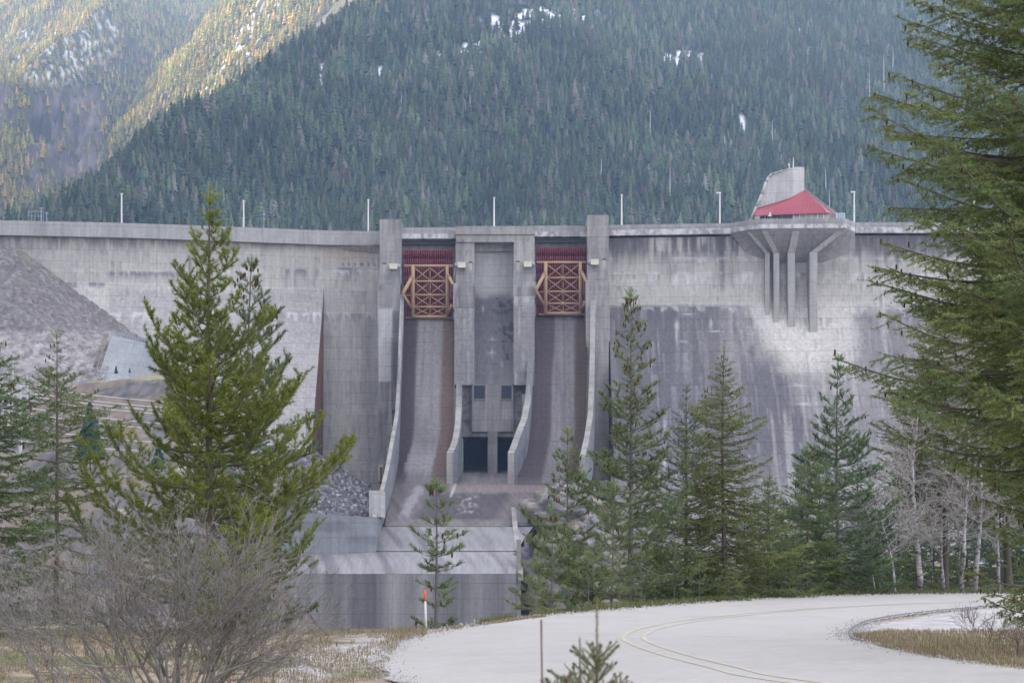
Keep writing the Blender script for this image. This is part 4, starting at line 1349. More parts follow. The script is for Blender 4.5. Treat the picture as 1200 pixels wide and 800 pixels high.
# glass screen on the right of the platform
g = Geo()
for x in (980.2, 990): boxp(g, x - .25, x + .25, 249.8, 256, 831, 831.2)
boxp(g, 980, 990.2, 249.6, 250.1, 831, 831.2)
t = g.build('glass_screen', M_white, loc=P(985, 256, 831)); tag(t, 'small white framed glass screen at the right end of the lookout platform', 'screen')
g = Geo(); boxp(g, 980.4, 989.8, 250.1, 256, 831.05, 831.15); g.build('pane', flat_mat('pale_blue_glass', (.35, .45, .5), .2), t)
# antennas on top of the tower
g = Geo(); polytube(g, [P(929.7, 198, 845), P(929.7, 190, 845), P(929.7, 184.5, 845)], [.22, .18, .1], 6); tag(g.build('antenna', M_white, loc=P(929.7, 197, 845)), 'thin white rod antenna on the concrete tower top', 'antenna')
g = Geo(); polytube(g, [P(924.8, 199, 845), P(924.8, 193, 845)], [.2, .2], 6); boxp(g, 923.7, 925.6, 191.9, 193.6, 844.7, 845.3); tag(g.build('camera_mast', M_white, loc=P(924.8, 198, 845)), 'short mast with a small white box left of the rod antenna', 'mast')

# ------------------------------------------------------------------ lamp poles along the crest
poles = [(142.5, 228, 266, 846, 'white lamp pole at the far left of the dam crest'), (285.5, 236, 270, 857, 'white lamp pole second from the left on the crest, left of the thin grey mast'), (431.5, 235, 274, 868, 'white lamp pole just left of the left gate pier'),
         (579, 232.5, 268, 850, 'white lamp pole above the centre block between the red gates'), (728.5, 229, 267, 851, 'white lamp pole just right of the right gate pier'), (843.5, 226.5, 266, 846, 'white lamp pole with short head left of the lookout'),
         (1001, 225.5, 264, 844, 'white lamp pole just right of the lookout'), (1141.5, 227, 264, 844, 'white lamp pole seen through the branches of the big fir')]
for x, yt, yb, Y, lab in poles:
    b = P(x, yb, Y); t = P(x, yt, Y)
    r = thing('lamp_pole', b, lab, 'lamp pole', 'lamp poles along the dam crest')
    g = Geo(); polytube(g, [b, b + (t - b) * .5, t], [.36, .32, .28], 8); g.build('pole', M_white, r)
    g = Geo(); s = -1 if x > 800 else 0
    boxw(g, t[0] - .35 - (1.0 if s else 0), t[0] + .4, t[1] - .4, t[1] + .4, t[2] - .1, t[2] + .45); g.build('lamp_head', M_white, r)
b = P(309.3, 271, 858); t = P(309.3, 245, 858)
g = Geo(); polytube(g, [b, t], [.2, .14], 6); boxp(g, 308.4, 310.4, 250, 252, 857.7, 858.3); boxp(g, 308.8, 310.8, 256, 257.5, 857.7, 858.3)
tag(g.build('mast', M_bluegrey, loc=b), 'thin grey instrument mast on the crest right of the second lamp pole', 'mast')
r = thing('crest_railing', P(45, 262, 841), 'pale blue grey steel cage and gauge posts at the far left of the crest', 'railing')
g = Geo()
for x in (22, 33, 37, 41, 45, 51): boxp(g, x - .2, x + .2, 247.5, 260, 842, 842.2)
boxp(g, 33, 51, 247.3, 247.9, 842, 842.2); boxp(g, 33, 51, 253, 253.4, 842, 842.2)
g.build('cage', M_bluegrey, r)
g = Geo(); boxp(g, 47.6, 48.8, 244, 260, 841.5, 841.9); boxp(g, 46, 50.6, 243.3, 244.4, 841.2, 842); boxp(g, 54.2, 55, 249, 260, 841.5, 841.9); boxp(g, 52.9, 56, 248.6, 250, 841.2, 842); g.build('post', M_bluegrey, r)

# ------------------------------------------------------------------ rock fill, toe wall, rubble
def rub_col(kind):
    def f(V):
        px, py = topx(V); X, Y, Z = V.T
        h = hsh(np.floor(X / 1.1), np.floor(Y / 1.5), 3); h2 = hsh(np.floor(X / 2.3), np.floor(Z / 1.6), 7)
        n = fbm(X / 8, Y / 8, 705)
        if kind == 'fill':
            c = lerp(np.array([.15, .137, .132]), np.array([.27, .255, .25]), .9 * h * h * h + .5 * (n - .5) + .1)
            band = sm(384, 392, py + 10 * (n - .5) + px * -.02) * (1 - .35 * sm(420, 440, py)) * sm(150, 120, px)
            c = lerp(c, np.array([.35, .325, .31]) * (.55 + .7 * h2)[:, None], band * .8)
            return lerp(c, np.array([.17, .17, .09]), .6 * sm(.6, .7, n) * sm(350, 280, py))
        c = lerp(np.array([.09, .085, .10]), np.array([.40, .39, .38]), h ** 5 * .9 + .06 + .3 * (n - .5))
        return c
    return f


def rubble_patch(name, net_, amp, step, kind, label, cat):
    g = Geo(); V = patch(g, np.array(net_), step)
    nn = g.V[0]
    j = (fbm(nn[:, 0] / 1.6, nn[:, 1] / 2.2, 711, 3) - .5) * amp + (hsh(np.floor(nn[:, 0] / 1.1), np.floor(nn[:, 1] / 1.5), 3) - .5) * amp * .5
    g.V[0] = nn + np.stack([j * .2, -j * .5, j * .85], 1)
    o = g.build(name, M_rubble, colfn=rub_col(kind))
    return tag(o, label, cat, kind='structure')


rubble_patch('embankment', [[P(-420, 262, 836), P(-150, 268, 835), P(-20, 276, 834.6), P(30, 297, 833.8), P(75, 330, 833), P(125, 366, 829), P(160, 392, 822), P(182, 404, 812)],
                            [P(-420, 380, 785), P(-150, 380, 783), P(-20, 380, 782), P(30, 388, 781), P(70, 394, 784), P(105, 400, 788), P(128, 404, 790), P(135, 412, 788)],
                            [P(-420, 470, 728), P(-150, 470, 728), P(-20, 470, 729), P(30, 466, 733), P(65, 460, 738), P(95, 452, 743), P(112, 446, 747), P(121, 444, 750)]], 1.3, .75, 'fill', None, None)
g = Geo()
tw = [P(131, 392.5, 787), P(155, 398, 797), P(182, 404.5, 810)]; tb = [P(113, 447, 752), P(150, 447, 770), P(181, 442, 800)]
patch(g, [tw, tb], .8); patch(g, [[v + np.array([-.5, 2, 0]) for v in tw], tw], 1); patch(g, [[tw[0] + np.array([-.5, 2, 0]), tw[0]], [tb[0] + np.array([-.5, 2, 0]), tb[0]]], 1)
TW = tag(g.build('toe_wall', M_conc, colfn=lambda V: np.array([.31, .325, .335]) * (.85 + .3 * fbm(V[:, 0] / 4, V[:, 2] / 4, 8))[:, None], loc=P(150, 447, 770)), 'blue grey concrete wing wall at the foot of the rock fill', 'retaining wall')
g = Geo()
def at_(t): return tw[0] + (tw[1] - tw[0]) * t * 2 if t < .5 else tw[1] + (tw[2] - tw[1]) * (t * 2 - 1)
for k in range(17):
    p = at_(k / 16) + np.array([0, .6, 0]); boxw(g, p[0] - .09, p[0] + .09, p[1], p[1] + .15, p[2], p[2] + 1.7)
for hgt in (.9, 1.65):
    for k in range(8): beam(g, at_(k / 8) + np.array([0, .65, hgt]), at_((k + 1) / 8) + np.array([0, .65, hgt]), .12, .12)
g.build('railing', M_bluegrey, TW)
g = Geo(); a, b = tw[0] + np.array([-1.2, 0, .3]), tb[0] + np.array([-1.4, 0, .3])
beam(g, a, b, .35, .5); beam(g, a + np.array([-1.3, 0, .1]), b + np.array([-1.5, 0, .1]), .2, .3)
for k in range(26):
    q = a + (b - a) * k / 25; beam(g, q, q + np.array([-1.3, 0, .1]), .12, .5)
g.build('stairway', flat_mat('weathered_timber', (.26, .22, .17), .9), TW)

rubble_patch('rubble_slope', [[P(300, 505, 832), P(365, 526, 826), P(395, 546, 817), P(436, 571, 790)], [P(300, 560, 750), P(360, 566, 745), P(400, 576, 742), P(435, 588, 735)], [P(300, 604, 661), P(366, 603, 661), P(400, 604.5, 662), P(435, 606, 668)]], 3.0, .7, 'dark', None, None)


def outcrop(name, cx, cy, Y, rx, ry, rz, seed, label, colr):
    g = Geo(); n1, n2 = 46, 30
    u, v = np.meshgrid(np.linspace(0, 2 * np.pi, n1), np.linspace(-.1, np.pi / 2, n2))
    d = np.stack([np.cos(u) * np.cos(v), np.sin(u) * np.cos(v), np.sin(v)], -1)
    q = d * 2.2 + seed
    r = 1 + .5 * (fbm(q[..., 0] + q[..., 2], q[..., 1] - q[..., 2], seed, 5) - .5) + .22 * (hsh(np.floor(q[..., 0] * 3), np.floor(q[..., 2] * 3 + q[..., 1] * 2), seed) - .5)
    c = P(cx, cy, Y)
    V = c + d * r[..., None] * np.array([rx, ry, rz]); V = V.reshape(-1, 3)
    a = (np.arange(n2 - 1)[:, None] * n1 + np.arange(n1 - 1)[None, :]).ravel(); g.add(V, np.stack([a, a + 1, a + n1 + 1, a + n1], 1))
    def cf(V):
        k = fbm(V[:, 0] / 3, V[:, 2] / 3, 801); top = sm(.45, .6, fbm(V[:, 0] / 5, V[:, 1] / 5, 803))
        c_ = lerp(np.array(colr) * 1.5, np.array(colr) * .45, 2.2 * (k - .3))
        return lerp(c_, np.array([.34, .31, .21]), top * .55)
    return tag(g.build(name, M_rubble, colfn=cf, loc=c), label, 'rock')


outcrop('rock_outcrop', 660, 612, 705, 15, 20, 12, 3, 'grey and ochre rock outcrop right of the apron', (.22, .20, .21))
outcrop('rock_outcrop', 636, 700, 655, 12, 14, 19, 5, 'dark cracked rock beside the lower side wall', (.13, .125, .14))
outcrop('rock_outcrop', 700, 690, 665, 16, 16, 20, 7, 'large grey rock mostly hidden behind the pines right of the spillway', (.2, .18, .19))
# loose boulders at the near bank (left, behind the pine)
def boulder(px, py, Y, s, c, seed):
    return outcrop('boulder', px, py, Y, s, s * .8, s * .7, seed, None, c)
for i, (x, y, Y, s) in enumerate(((213, 556, 600, 3.0), (141, 606, 560, 3.0), (168, 597, 565, 2.6), (217, 585, 575, 2.2), (150, 560, 600, 2.2))):
    o = boulder(x, y, Y, s, (.5, .48, .44), 20 + i); tag(o, ['pale boulder highest of those behind the pine trunk', 'pale boulder low on the left bank near the bush', 'flat pale boulder just right of the lowest one', 'pale boulder below the highest one', 'small pale boulder left of the pine on the bank'][i], 'rock', 'pale boulders on the left bank')

# switchyard poles and conductors on the left bank
M_polew = flat_mat('pale_grey_pole', (.5, .5, .48), .7)
for i, (x, yt, yb, Y, r_) in enumerate(((23.5, 452, 545, 560, .55), (15, 425, 480, 640, .3), (10, 455, 500, 640, .35), (3, 440, 510, 640, .35), (32, 440, 500, 640, .3), (106, 498, 548, 580, .3), (322, 470, 610, 688, .4))):
    g = Geo(); b, t = P(x, yb, Y), P(x, yt, Y); polytube(g, [b, (b + t) / 2, t], [r_, r_ * .9, r_ * .75], 8)
    rr = thing('power_pole', b, ['thickest pale pole with a crossarm at the lower left', 'tall slim pole left of the thick pale pole', 'short pole at the left edge between two slim poles', 'leftmost pole at the picture edge', 'slim pole just right of the thick pale pole', 'slim pole in front of the blue green fir on the left bank', 'pole behind the large pine where the conductors end'][i], 'power pole', 'switchyard poles on the left bank')
    g.build('pole', M_polew, rr)
    g = Geo(); boxw(g, t[0] - 1.6, t[0] + 1.6, t[1] - .2, t[1] + .2, t[2] - .9, t[2] - .6); g.build('crossarm', M_polew, rr)
wires = [((-60, 438), (322, 476), 6), ((-60, 446), (322, 484), 5), ((-60, 450), (322, 488), 5), ((-60, 456), (322, 493), 4), ((-60, 462), (322, 503), 6), ((-60, 486), (322, 520), 8), ((-60, 505), (322, 528), 7), ((-60, 468), (322, 508), 7)]
wl = ['uppermost white conductor', 'second white conductor from the top', 'third white conductor from the top', 'fourth white conductor from the top', 'sixth white conductor from the top', 'seventh white conductor from the top', 'lowest white conductor', 'fifth white conductor from the top']
for i, (a, b, sag) in enumerate(wires):
    A, B = P(a[0], a[1], 600), P(b[0], b[1], 690)
    pts = [A + (B - A) * t + np.array([0, 0, -sag * 4 * t * (1 - t) * .35]) for t in np.linspace(0, 1, 22)]
    g = Geo(); polytube(g, pts, .075, 5)
    tag(g.build('power_line', M_white, loc=A), wl[i] + ' crossing the left bank', 'power line', 'white conductors over the left bank')
# ------------------------------------------------------------------ road
def Gp(px, py):
    """point on the level road plane seen at this pixel"""
    Y = CZ * F / (py - HY)
    return np.array([(px - 600) * Y / F, Y, 0.0])


def smooth_poly(pts, n=12):
    pts = np.array(pts, float); out = []
    for i in range(len(pts) - 1):
        p0 = pts[max(i - 1, 0)]; p1 = pts[i]; p2 = pts[i + 1]; p3 = pts[min(i + 2, len(pts) - 1)]
        for t in np.arange(n) / n:
            out.append(.5 * ((2 * p1) + (-p0 + p2) * t + (2 * p0 - 5 * p1 + 4 * p2 - p3) * t * t + (-p0 + 3 * p1 - 3 * p2 + p3) * t ** 3))
    out.append(pts[-1]); return np.array(out)


outer = [Gp(*p) for p in [(2600, 905), (1700, 880), (1200, 862), (900, 848), (680, 832), (540, 818), (470, 800), (446, 785), (450, 767), (480, 751), (540, 736), (620, 724), (700, 717), (800, 709), (900, 702.2), (1000, 698.5), (1100, 697), (1200, 696.5), (1500, 696), (2200, 695)]]
inner = [Gp(*p) for p in [(2600, 830), (1700, 806), (1330, 793), (1200, 786), (1120, 776), (1060, 766), (1015, 755), (1000, 750), (997, 746), (996.5, 743), (998, 740), (1004, 736), (1018, 730), (1045, 724.5), (1085, 719), (1130, 714.5), (1180, 711), (1270, 708), (1500, 704), (2200, 700)]]
O = smooth_poly(outer); I = smooth_poly(inner)
g = Geo()
nt_ = 24
Vr = O[:, None] * (1 - np.linspace(0, 1, nt_))[None, :, None] + I[:, None] * np.linspace(0, 1, nt_)[None, :, None]
edge = (fbm(O[:, 1] * 1.5, O[:, 0] * 1.5, 901) - .5) * .35
Vr[:, 0, :2] += edge[:, None] * np.array([1, .6])
Vr[:, :, 2] = 0.03
a = (np.arange(len(O) - 1)[:, None] * nt_ + np.arange(nt_ - 1)[None, :]).ravel()
g.add(Vr.reshape(-1, 3), np.stack([a, a + 1, a + nt_ + 1, a + nt_], 1))


def road_col(V):
    X, Y, Z = V.T
    n = fbm(X / 1.4, Y / 2.5, 903); n2 = fbm(X / .3, Y / .5, 905)
    c = np.array([.40, .38, .35]) * (.90 + .10 * n + .10 * n2)[:, None]
    c = c * (1 - .06 * sm(.60, .66, fbm(X / .9, Y / .9, 907, 5)))[:, None]
    return c


tag(g.build('road', M_asphalt, colfn=road_col), kind='structure')
# faded double yellow line
cl = smooth_poly([Gp(*p) for p in [(1500, 868), (1150, 828), (905, 797), (850, 784.5), (795, 770.5), (762, 760), (746, 753), (742.5, 748), (748, 743), (765, 737), (800, 730), (850, 723.5), (950, 714.5), (1080, 708), (1250, 704.5), (1600, 701)]], 10)
tn = np.gradient(cl, axis=0); tn /= np.linalg.norm(tn, axis=1, keepdims=True); nm = np.stack([-tn[:, 1], tn[:, 0], tn[:, 2] * 0], 1)
for s in (-1, 1):
    g = Geo()
    L = cl + nm * (s * .19 - .04); R_ = cl + nm * (s * .19 + .04)
    VV = np.stack([L, R_], 1).copy(); VV[:, :, 2] = 0.036
    a = (np.arange(len(cl) - 1) * 2); g.add(VV.reshape(-1, 3), np.stack([a, a + 1, a + 3, a + 2], 1))
    tag(g.build('road_line', M_line), kind='structure')
# low asphalt kerb round the head of the island
kp = smooth_poly([Gp(*p) for p in [(1010, 753), (999, 749.5), (996, 745.5), (995.6, 742), (998, 738.5), (1004, 734.5), (1018, 728.8), (1045, 723.2), (1085, 718), (1130, 713.8), (1180, 710.4), (1270, 707.4), (1400, 705)]], 8)
g = Geo()
for a_, b_ in zip(kp[:-1], kp[1:]): beam(g, a_ + (0, 0, .025), b_ + (0, 0, .025), .06, .04, (.19, .19, .19))
tag(g.build('kerb', M_asphalt), kind='structure')

# ------------------------------------------------------------------ conifers
def rotz(v, a):
    c, s = math.cos(a), math.sin(a)
    return np.array([v[0] * c - v[1] * s, v[0] * s + v[1] * c, v[2]])


def needles(g, S0, S1, colr, dens, ln, wd, ang, r, flat=0.0, tipcol=None, droop=0.0):
    """needle triangles along many shoot segments"""
    S0 = np.array(S0); S1 = np.array(S1); colr = np.array(colr)
    L = np.linalg.norm(S1 - S0, axis=1)
    cnt = np.maximum(1, r.poisson(L * dens))
    idx = np.repeat(np.arange(len(L)), cnt)
    n = len(idx)
    t = r.uniform(0, 1, n)
    ax = (S1 - S0) / (L[:, None] + 1e-9)
    A = ax[idx]; base = S0[idx] + (S1 - S0)[idx] * t[:, None]
    R = r.normal(0, 1, (n, 3)); R[:, 2] *= (1 - flat)
    R -= A * np.sum(R * A, 1, keepdims=True); R /= np.linalg.norm(R, axis=1, keepdims=True) + 1e-9
    an = np.radians(ang) * r.uniform(.7, 1.3, n)
    D = A * np.cos(an)[:, None] + R * np.sin(an)[:, None]; D[:, 2] -= droop
    W = np.cross(D, r.normal(0, 1, (n, 3))); W /= np.linalg.norm(W, axis=1, keepdims=True) + 1e-9
    l = ln * r.uniform(.7, 1.2, n)[:, None]
    V = np.stack([base - W * wd / 2, base + W * wd / 2, base + D * l], 1).reshape(-1, 3)
    c = colr[idx] * r.uniform(.75, 1.3, (n, 1))
    C = np.repeat(c, 3, axis=0)
    if tipcol is not None: C[2::3] = C[2::3] * .6 + np.array(tipcol) * .4
    g.add(V, np.arange(3 * n).reshape(-1, 3), C)
    return n


SP = {
    'lodgepole': dict(wh=.36, nb=(6, 9), e0=(36, 4), e1=(66, 38), ds=.14, tw=.44, ta=60, shoot=.20, s2=.14, nd=250, nl=.080, nw=.0125, na=55, flat=0, col=(.275, .335, .060), col2=(.165, .225, .060), tip=(.26, .24, .05), bark=(.15, .13, .11), dead=.03),
    'whitepine': dict(wh=.40, nb=(5, 7), e0=(40, 2), e1=(48, 12), ds=.15, tw=.42, ta=46, shoot=.26, s2=.15, nd=150, nl=.12, nw=.015, na=36, flat=0, col=(.26, .305, .135), col2=(.175, .23, .10), tip=(.14, .20, .10), bark=(.17, .16, .155), dead=.03),
    'fir': dict(wh=.24, nb=(5, 8), e0=(32, -12), e1=(28, 4), ds=.10, tw=.46, ta=55, shoot=.16, s2=.10, nd=95, nl=.055, nw=.019, na=60, flat=.55, col=(.26, .30, .105), col2=(.175, .22, .085), tip=(.15, .165, .055), bark=(.14, .12, .105), dead=.06),
    'spruce': dict(wh=.26, nb=(5, 8), e0=(40, 8), e1=(38, 18), ds=.12, tw=.42, ta=50, shoot=.15, s2=.12, nd=80, nl=.05, nw=.018, na=52, flat=.2, col=(.14, .23, .125), col2=(.10, .175, .10), tip=(.09, .16, .09), bark=(.13, .115, .10), dead=.03),
}
SP['bigfir'] = dict(SP['fir'], wh=.215, nb=(6, 8), e0=(30, 6), e1=(20, 2), ds=.095, tw=.27, shoot=.14, s2=.065, nd=125, nl=.045, nw=.015, flat=.35, col=(.31, .375, .125), col2=(.21, .285, .10))


def conifer(name, base, H, R, sp, seed, label, cat='tree', group=None, gap=0.0, cones=0, clear=0.0, dens=1.0, yaw=None, order2=False, tint=(1, 1, 1), irregular=.25, leader=.35, trunk_r=None, wmul=1.0, build=True):
    """R: list of (height fraction, branch length); crown fills the cone of branch tips"""
    r = np.random.default_rng(seed); s = dict(SP[sp])
    gw = Geo(); gn = Geo(); gc = Geo()
    base = np.array(base, float); r0 = trunk_r or H * .011
    bend = r.normal(0, .012 * H, 2)
    zs = np.linspace(0, 1, 16)
    tp = np.stack([bend[0] * np.sin(zs * 2.6), bend[1] * np.sin(zs * 2.2), zs * H], 1) + base
    tr = r0 * (1 - zs * .93) * (1 + .25 * np.exp(-zs * 25))
    bark = np.array(s['bark'])
    polytube(gw, tp, tr, 7, bark)
    hh = np.array([a for a, _ in R]); rr = np.array([b for _, b in R])
    S0, S1, SC = [], [], []; W0, W1, WR0, WR1 = [], [], [], []
    cone_p = []
    h = clear * H + .05
    colA = np.array(s['col']) * tint; colB = np.array(s['col2']) * tint
    ph = r.uniform(0, 6.28)
    while h < H - leader:
        t = h / H
        c0 = np.array([np.interp(t, zs, tp[:, k]) for k in range(3)]); rtr = np.interp(t, zs, tr)
        Lb = np.interp(t, hh, rr)
        nb = r.integers(*s['nb']); ph += 2.4 + r.normal(0, .3)
        for b in range(nb):
            if r.uniform() < gap: continue
            az = ph + 2 * math.pi * b / nb + r.normal(0, .25)
            if order2 and math.cos(az) > .2: continue
            L = Lb * np.clip(1 + r.normal(0, irregular), .35, 1.5)
            if L < .06: continue
            e0 = np.radians(s['e0'][0] * t + s['e0'][1] * (1 - t) + r.normal(0, 6)); e1 = np.radians(s['e1'][0] * t + s['e1'][1] * (1 - t) + r.normal(0, 7))
            n = 8; q = np.linspace(0, 1, n)
            el = e0 + (e1 - e0) * q ** 1.6
            sag = -np.sin(q * math.pi) * .10 * (1 - t)
            az_ = az + np.cumsum(r.normal(0, .05, n))
            st = np.stack([np.cos(az_) * np.cos(el), np.sin(az_) * np.cos(el), np.sin(el)], 1) * L / n
            pts = c0 + np.concatenate([[[0, 0, 0]], np.cumsum(st, 0)])
            pts[1:, 2] += sag * L
            br = max(.004, min(rtr * .42, .009 + L * .011)) * (1 - np.linspace(0, 1, n + 1) * .8)
            W0.append(pts[:-1]); W1.append(pts[1:]); WR0.append(br[:-1]); WR1.append(br[1:])
            # twigs
            ns = max(2, int(L / s['ds'])); side = 1
            cc = colA * (1 - .35 * r.uniform()) if r.uniform() < .6 else colB
            for k in range(ns):
                u = .14 + .86 * (k + r.uniform(0, .8)) / ns
                if u > .985: u = .985
                if r.uniform() < s['dead'] + (.35 if u < .3 else 0): side = -side; continue
                f = u * n; i = min(int(f), n - 1); p = pts[i] + (pts[i + 1] - pts[i]) * (f - i)
                dr = pts[i + 1] - pts[i]; dr = dr / (np.linalg.norm(dr) + 1e-9)
                Lt = s['tw'] * L * (1 - u * .72) * (.45 + .55 * min(1, u * 2.2)) * r.uniform(.6, 1.2)
                Lt = max(Lt, s['shoot'] * .6)
                d = rotz(dr, side * math.radians(s['ta'] + r.normal(0, 9))); d[2] += r.normal(0.02 if 'fir' not in sp else (-.38 if order2 else -.12), .14); d /= np.linalg.norm(d)
                side = -side
                m = max(2, int(Lt / s['s2']))
                pe = p + d * Lt
                pm = p + d * Lt * .5 + np.array([0, 0, -.05 * Lt])
                pe[2] += (.10 if sp in ('lodgepole', 'whitepine') else -.06) * Lt
                W0.append(np.array([p, pm])); W1.append(np.array([pm, pe])); WR0.append(np.array([.006, .005])); WR1.append(np.array([.005, .003]))
                ck = cc * r.uniform(.8, 1.2)
                if sp in ('lodgepole', 'whitepine'):
                    S0.append(p + (pe - p) * max(0, 1 - s['shoot'] / max(Lt, s['shoot']))); S1.append(pe); SC.append(ck)
                else:
                    S0.append(p + (pm - p) * .15); S1.append(pm); SC.append(ck * .9)
                    S0.append(pm); S1.append(pe); SC.append(ck)
                sd2 = 1
                for q2 in range(m):
                    w = (q2 + r.uniform(.2, .9)) / m
                    if Lt < s['shoot'] * .7: break
                    o = p + (pm - p) * min(1, w * 2) + (pe - pm) * max(0, w * 2 - 1)
                    d2 = rotz(d, sd2 * math.radians(45 + r.normal(0, 10))); d2[2] += r.normal(.10 if sp in ('lodgepole', 'whitepine') else -.15, .15); d2 /= np.linalg.norm(d2); sd2 = -sd2
                    l2 = s['shoot'] * r.uniform(.6, 1.3) * (1 if not order2 else 1.2)
                    S0.append(o); S1.append(o + d2 * l2); SC.append(ck * r.uniform(.85, 1.1))
                    if 'fir' not in sp or r.uniform() < .15: W0.append(o[None]); W1.append((o + d2 * l2)[None]); WR0.append(np.array([.0035])); WR1.append(np.array([.002]))
            # branch end
            dr = pts[-1] - pts[-2]; dr /= np.linalg.norm(dr)
            S0.append(pts[-2]); S1.append(pts[-1] + dr * s['shoot'] * .4); SC.append(cc * 1.1)
            if cones and r.uniform() < cones: cone_p.append(pts[-1] + r.normal(0, .04, 3)); cone_p.append(pts[-2] + r.normal(0, .05, 3))
        h += s['wh'] * r.uniform(.75, 1.25) * (1 - .25 * t)
    # leader
    S0.append(tp[-1] - (0, 0, min(leader * 1.2, .45))); S1.append(tp[-1] + (0, 0, .03)); SC.append(colA * 1.1)
    for k in range(4):
        a = k * 1.6 + ph; d = np.array([math.cos(a) * .6, math.sin(a) * .6, .8]); o = tp[-1] - (0, 0, leader * .75); l = min(.30, H * .06)
        S0.append(o); S1.append(o + d * l); SC.append(colA)
    W0 = np.concatenate(W0); W1 = np.concatenate(W1)
    tubes(gw, W0, W1, np.concatenate(WR0), np.concatenate(WR1), 3, bark * 1.15)
    cnt = needles(gn, S0, S1, SC, s['nd'] * dens, s['nl'], s['nw'] * wmul, s['na'], r, s['flat'], s['tip'])
    root = thing(name, base, label, cat, group)
    gw.build('trunk', M_bark, root); gn.build('crown', M_leaf, root)
    if len(cone_p):
        cp = np.array(cone_p); l = .10 if sp == 'whitepine' else .065
        cp0 = cp + (0, 0, .02); mid = cp - (0, 0, l * .5); end = cp - (0, 0, l * 1.1)
        tubes(gc, cp0, mid, .014, l * .28, 5, (.10, .055, .035)); tubes(gc, mid, end, l * .28, .01, 5, (.12, .065, .04))
        o = gc.build('cone', M_bark, root); o['kind'] = 'stuff'
    TREES.append((name, cnt))
    return root


TREES = []
PXM = lambda px, Y: (px - 600) * Y / F


def tree_at(name, px, ytop, Y, prof, sp, seed, label, z=0.0, **kw):
    """prof: (pixel row, half width in pixels); height from the rows"""
    b = np.array([PXM(px, Y), Y, z]); H = (HY - ytop) * Y / F + CZ - z
    R = sorted([(((HY - y) * Y / F + CZ - z) / H, w * Y / F) for y, w in prof])
    R = [(max(0, a), b_) for a, b_ in R] + [(1.0, .02)]
    return conifer(name, b, H, R, sp, seed, label, **kw)


# the big yellow-green pine on the left and the thin one behind it
tree_at('pine_tree', 250, 219, 42, [(250, 13), (300, 30), (350, 44), (410, 58), (470, 88), (540, 118), (600, 134), (660, 134), (720, 125), (741, 60)], 'lodgepole', 5, 'large bushy yellow green pine in the left foreground', z=0, gap=.27, dens=1.1, irregular=.42, trunk_r=.12, leader=.5)
tree_at('white_pine_tree', 301, 303, 56, [(320, 9), (370, 26), (420, 42), (500, 60), (600, 70), (700, 60)], 'whitepine', 8, 'thin cone laden pine peeking out behind the large yellow green pine', z=-2, cones=.9, gap=.35, tint=(.8, .85, .95))
tree_at('fir_tree', 66, 388, 50, [(400, 5), (440, 20), (455, 46), (500, 66), (560, 62), (620, 60), (640, 52), (740, 40)], 'fir', 12, 'sparse drooping fir with a bare dark trunk left of the large pine', z=0, cones=.3, gap=.34, irregular=.4, leader=.25, trunk_r=.07, tint=(.85, .95, 1.0))
tree_at('fir_tree', -12, 380, 40, [(420, 24), (480, 46), (540, 62), (640, 76), (740, 84)], 'fir', 16, 'dark fir cut off by the left picture edge', z=0, cones=.2, gap=.05, tint=(.6, .8, .9), irregular=.3)
tree_at('white_pine_tree', 511, 562, 46, [(575, 5), (590, 15), (612, 14), (640, 26), (665, 26), (700, 28), (725, 26)], 'whitepine', 21, 'small open pine standing left of the road in front of the spillway lip', cones=.22, gap=.12, irregular=.35, dens=1.1, trunk_r=.045, leader=.22, tint=(.85, .9, .9))
# row beyond the road, from the left
tree_at('white_pine_tree', 666, 500, 66, [(520, 8), (560, 22), (610, 34), (660, 48), (700, 52), (715, 45)], 'whitepine', 31, 'slim dark pine left of the tallest pine beyond the road', z=-.3, cones=.4, gap=.12, tint=(.9, .95, .85))
tree_at('white_pine_tree', 646, 588, 62, [(600, 8), (630, 22), (670, 34), (700, 38), (715, 32)], 'whitepine', 32, 'short pine at the left end of the row beyond the road', z=-.2, cones=.3, gap=.1)
tree_at('white_pine_tree', 738, 338, 68, [(352, 7), (380, 14), (420, 22), (460, 32), (500, 38), (560, 50), (620, 66), (680, 76), (715, 70)], 'whitepine', 33, 'tallest open pine right of the right gate, dark cones on its branch tips', z=-.3, cones=.85, gap=.16, irregular=.34, trunk_r=.10, leader=.4)
tree_at('spruce_tree', 804, 448, 74, [(470, 8), (520, 26), (580, 42), (650, 56), (700, 52)], 'spruce', 34, 'slender bluish spruce between the tallest pine and the olive fir', z=-.1, gap=.05)
tree_at('fir_tree', 851, 404, 70, [(420, 8), (450, 18), (500, 36), (550, 50), (600, 60), (650, 70), (695, 66)], 'fir', 35, 'dense olive fir standing beyond the middle of the road', z=0, cones=.35, gap=.06, trunk_r=.10, tint=(1.05, 1.05, .9))
tree_at('white_pine_tree', 984, 415, 76, [(430, 5), (460, 13), (500, 26), (560, 42), (620, 56), (690, 60)], 'whitepine', 36, 'bluish pine with an open top left of the birches', z=0, cones=.5, gap=.12, tint=(.75, .95, 1.05))
tree_at('fir_tree', 945, 518, 74, [(535, 10), (580, 30), (640, 42), (690, 46)], 'fir', 37, 'young fir right of the olive fir', z=0, cones=.2, gap=.08, tint=(.8, 1.0, .95))
tree_at('white_pine_tree', 716, 560, 64, [(580, 14), (620, 30), (670, 46), (712, 44)], 'whitepine', 38, 'low bushy pine at the foot of the tallest pine', z=-.2, gap=.05)
tree_at('fir_tree', 900, 560, 78, [(580, 14), (620, 30), (690, 40)], 'fir', 39, 'small fir between the olive fir and the young fir', z=0, gap=.05, tint=(.8, 1, 1))
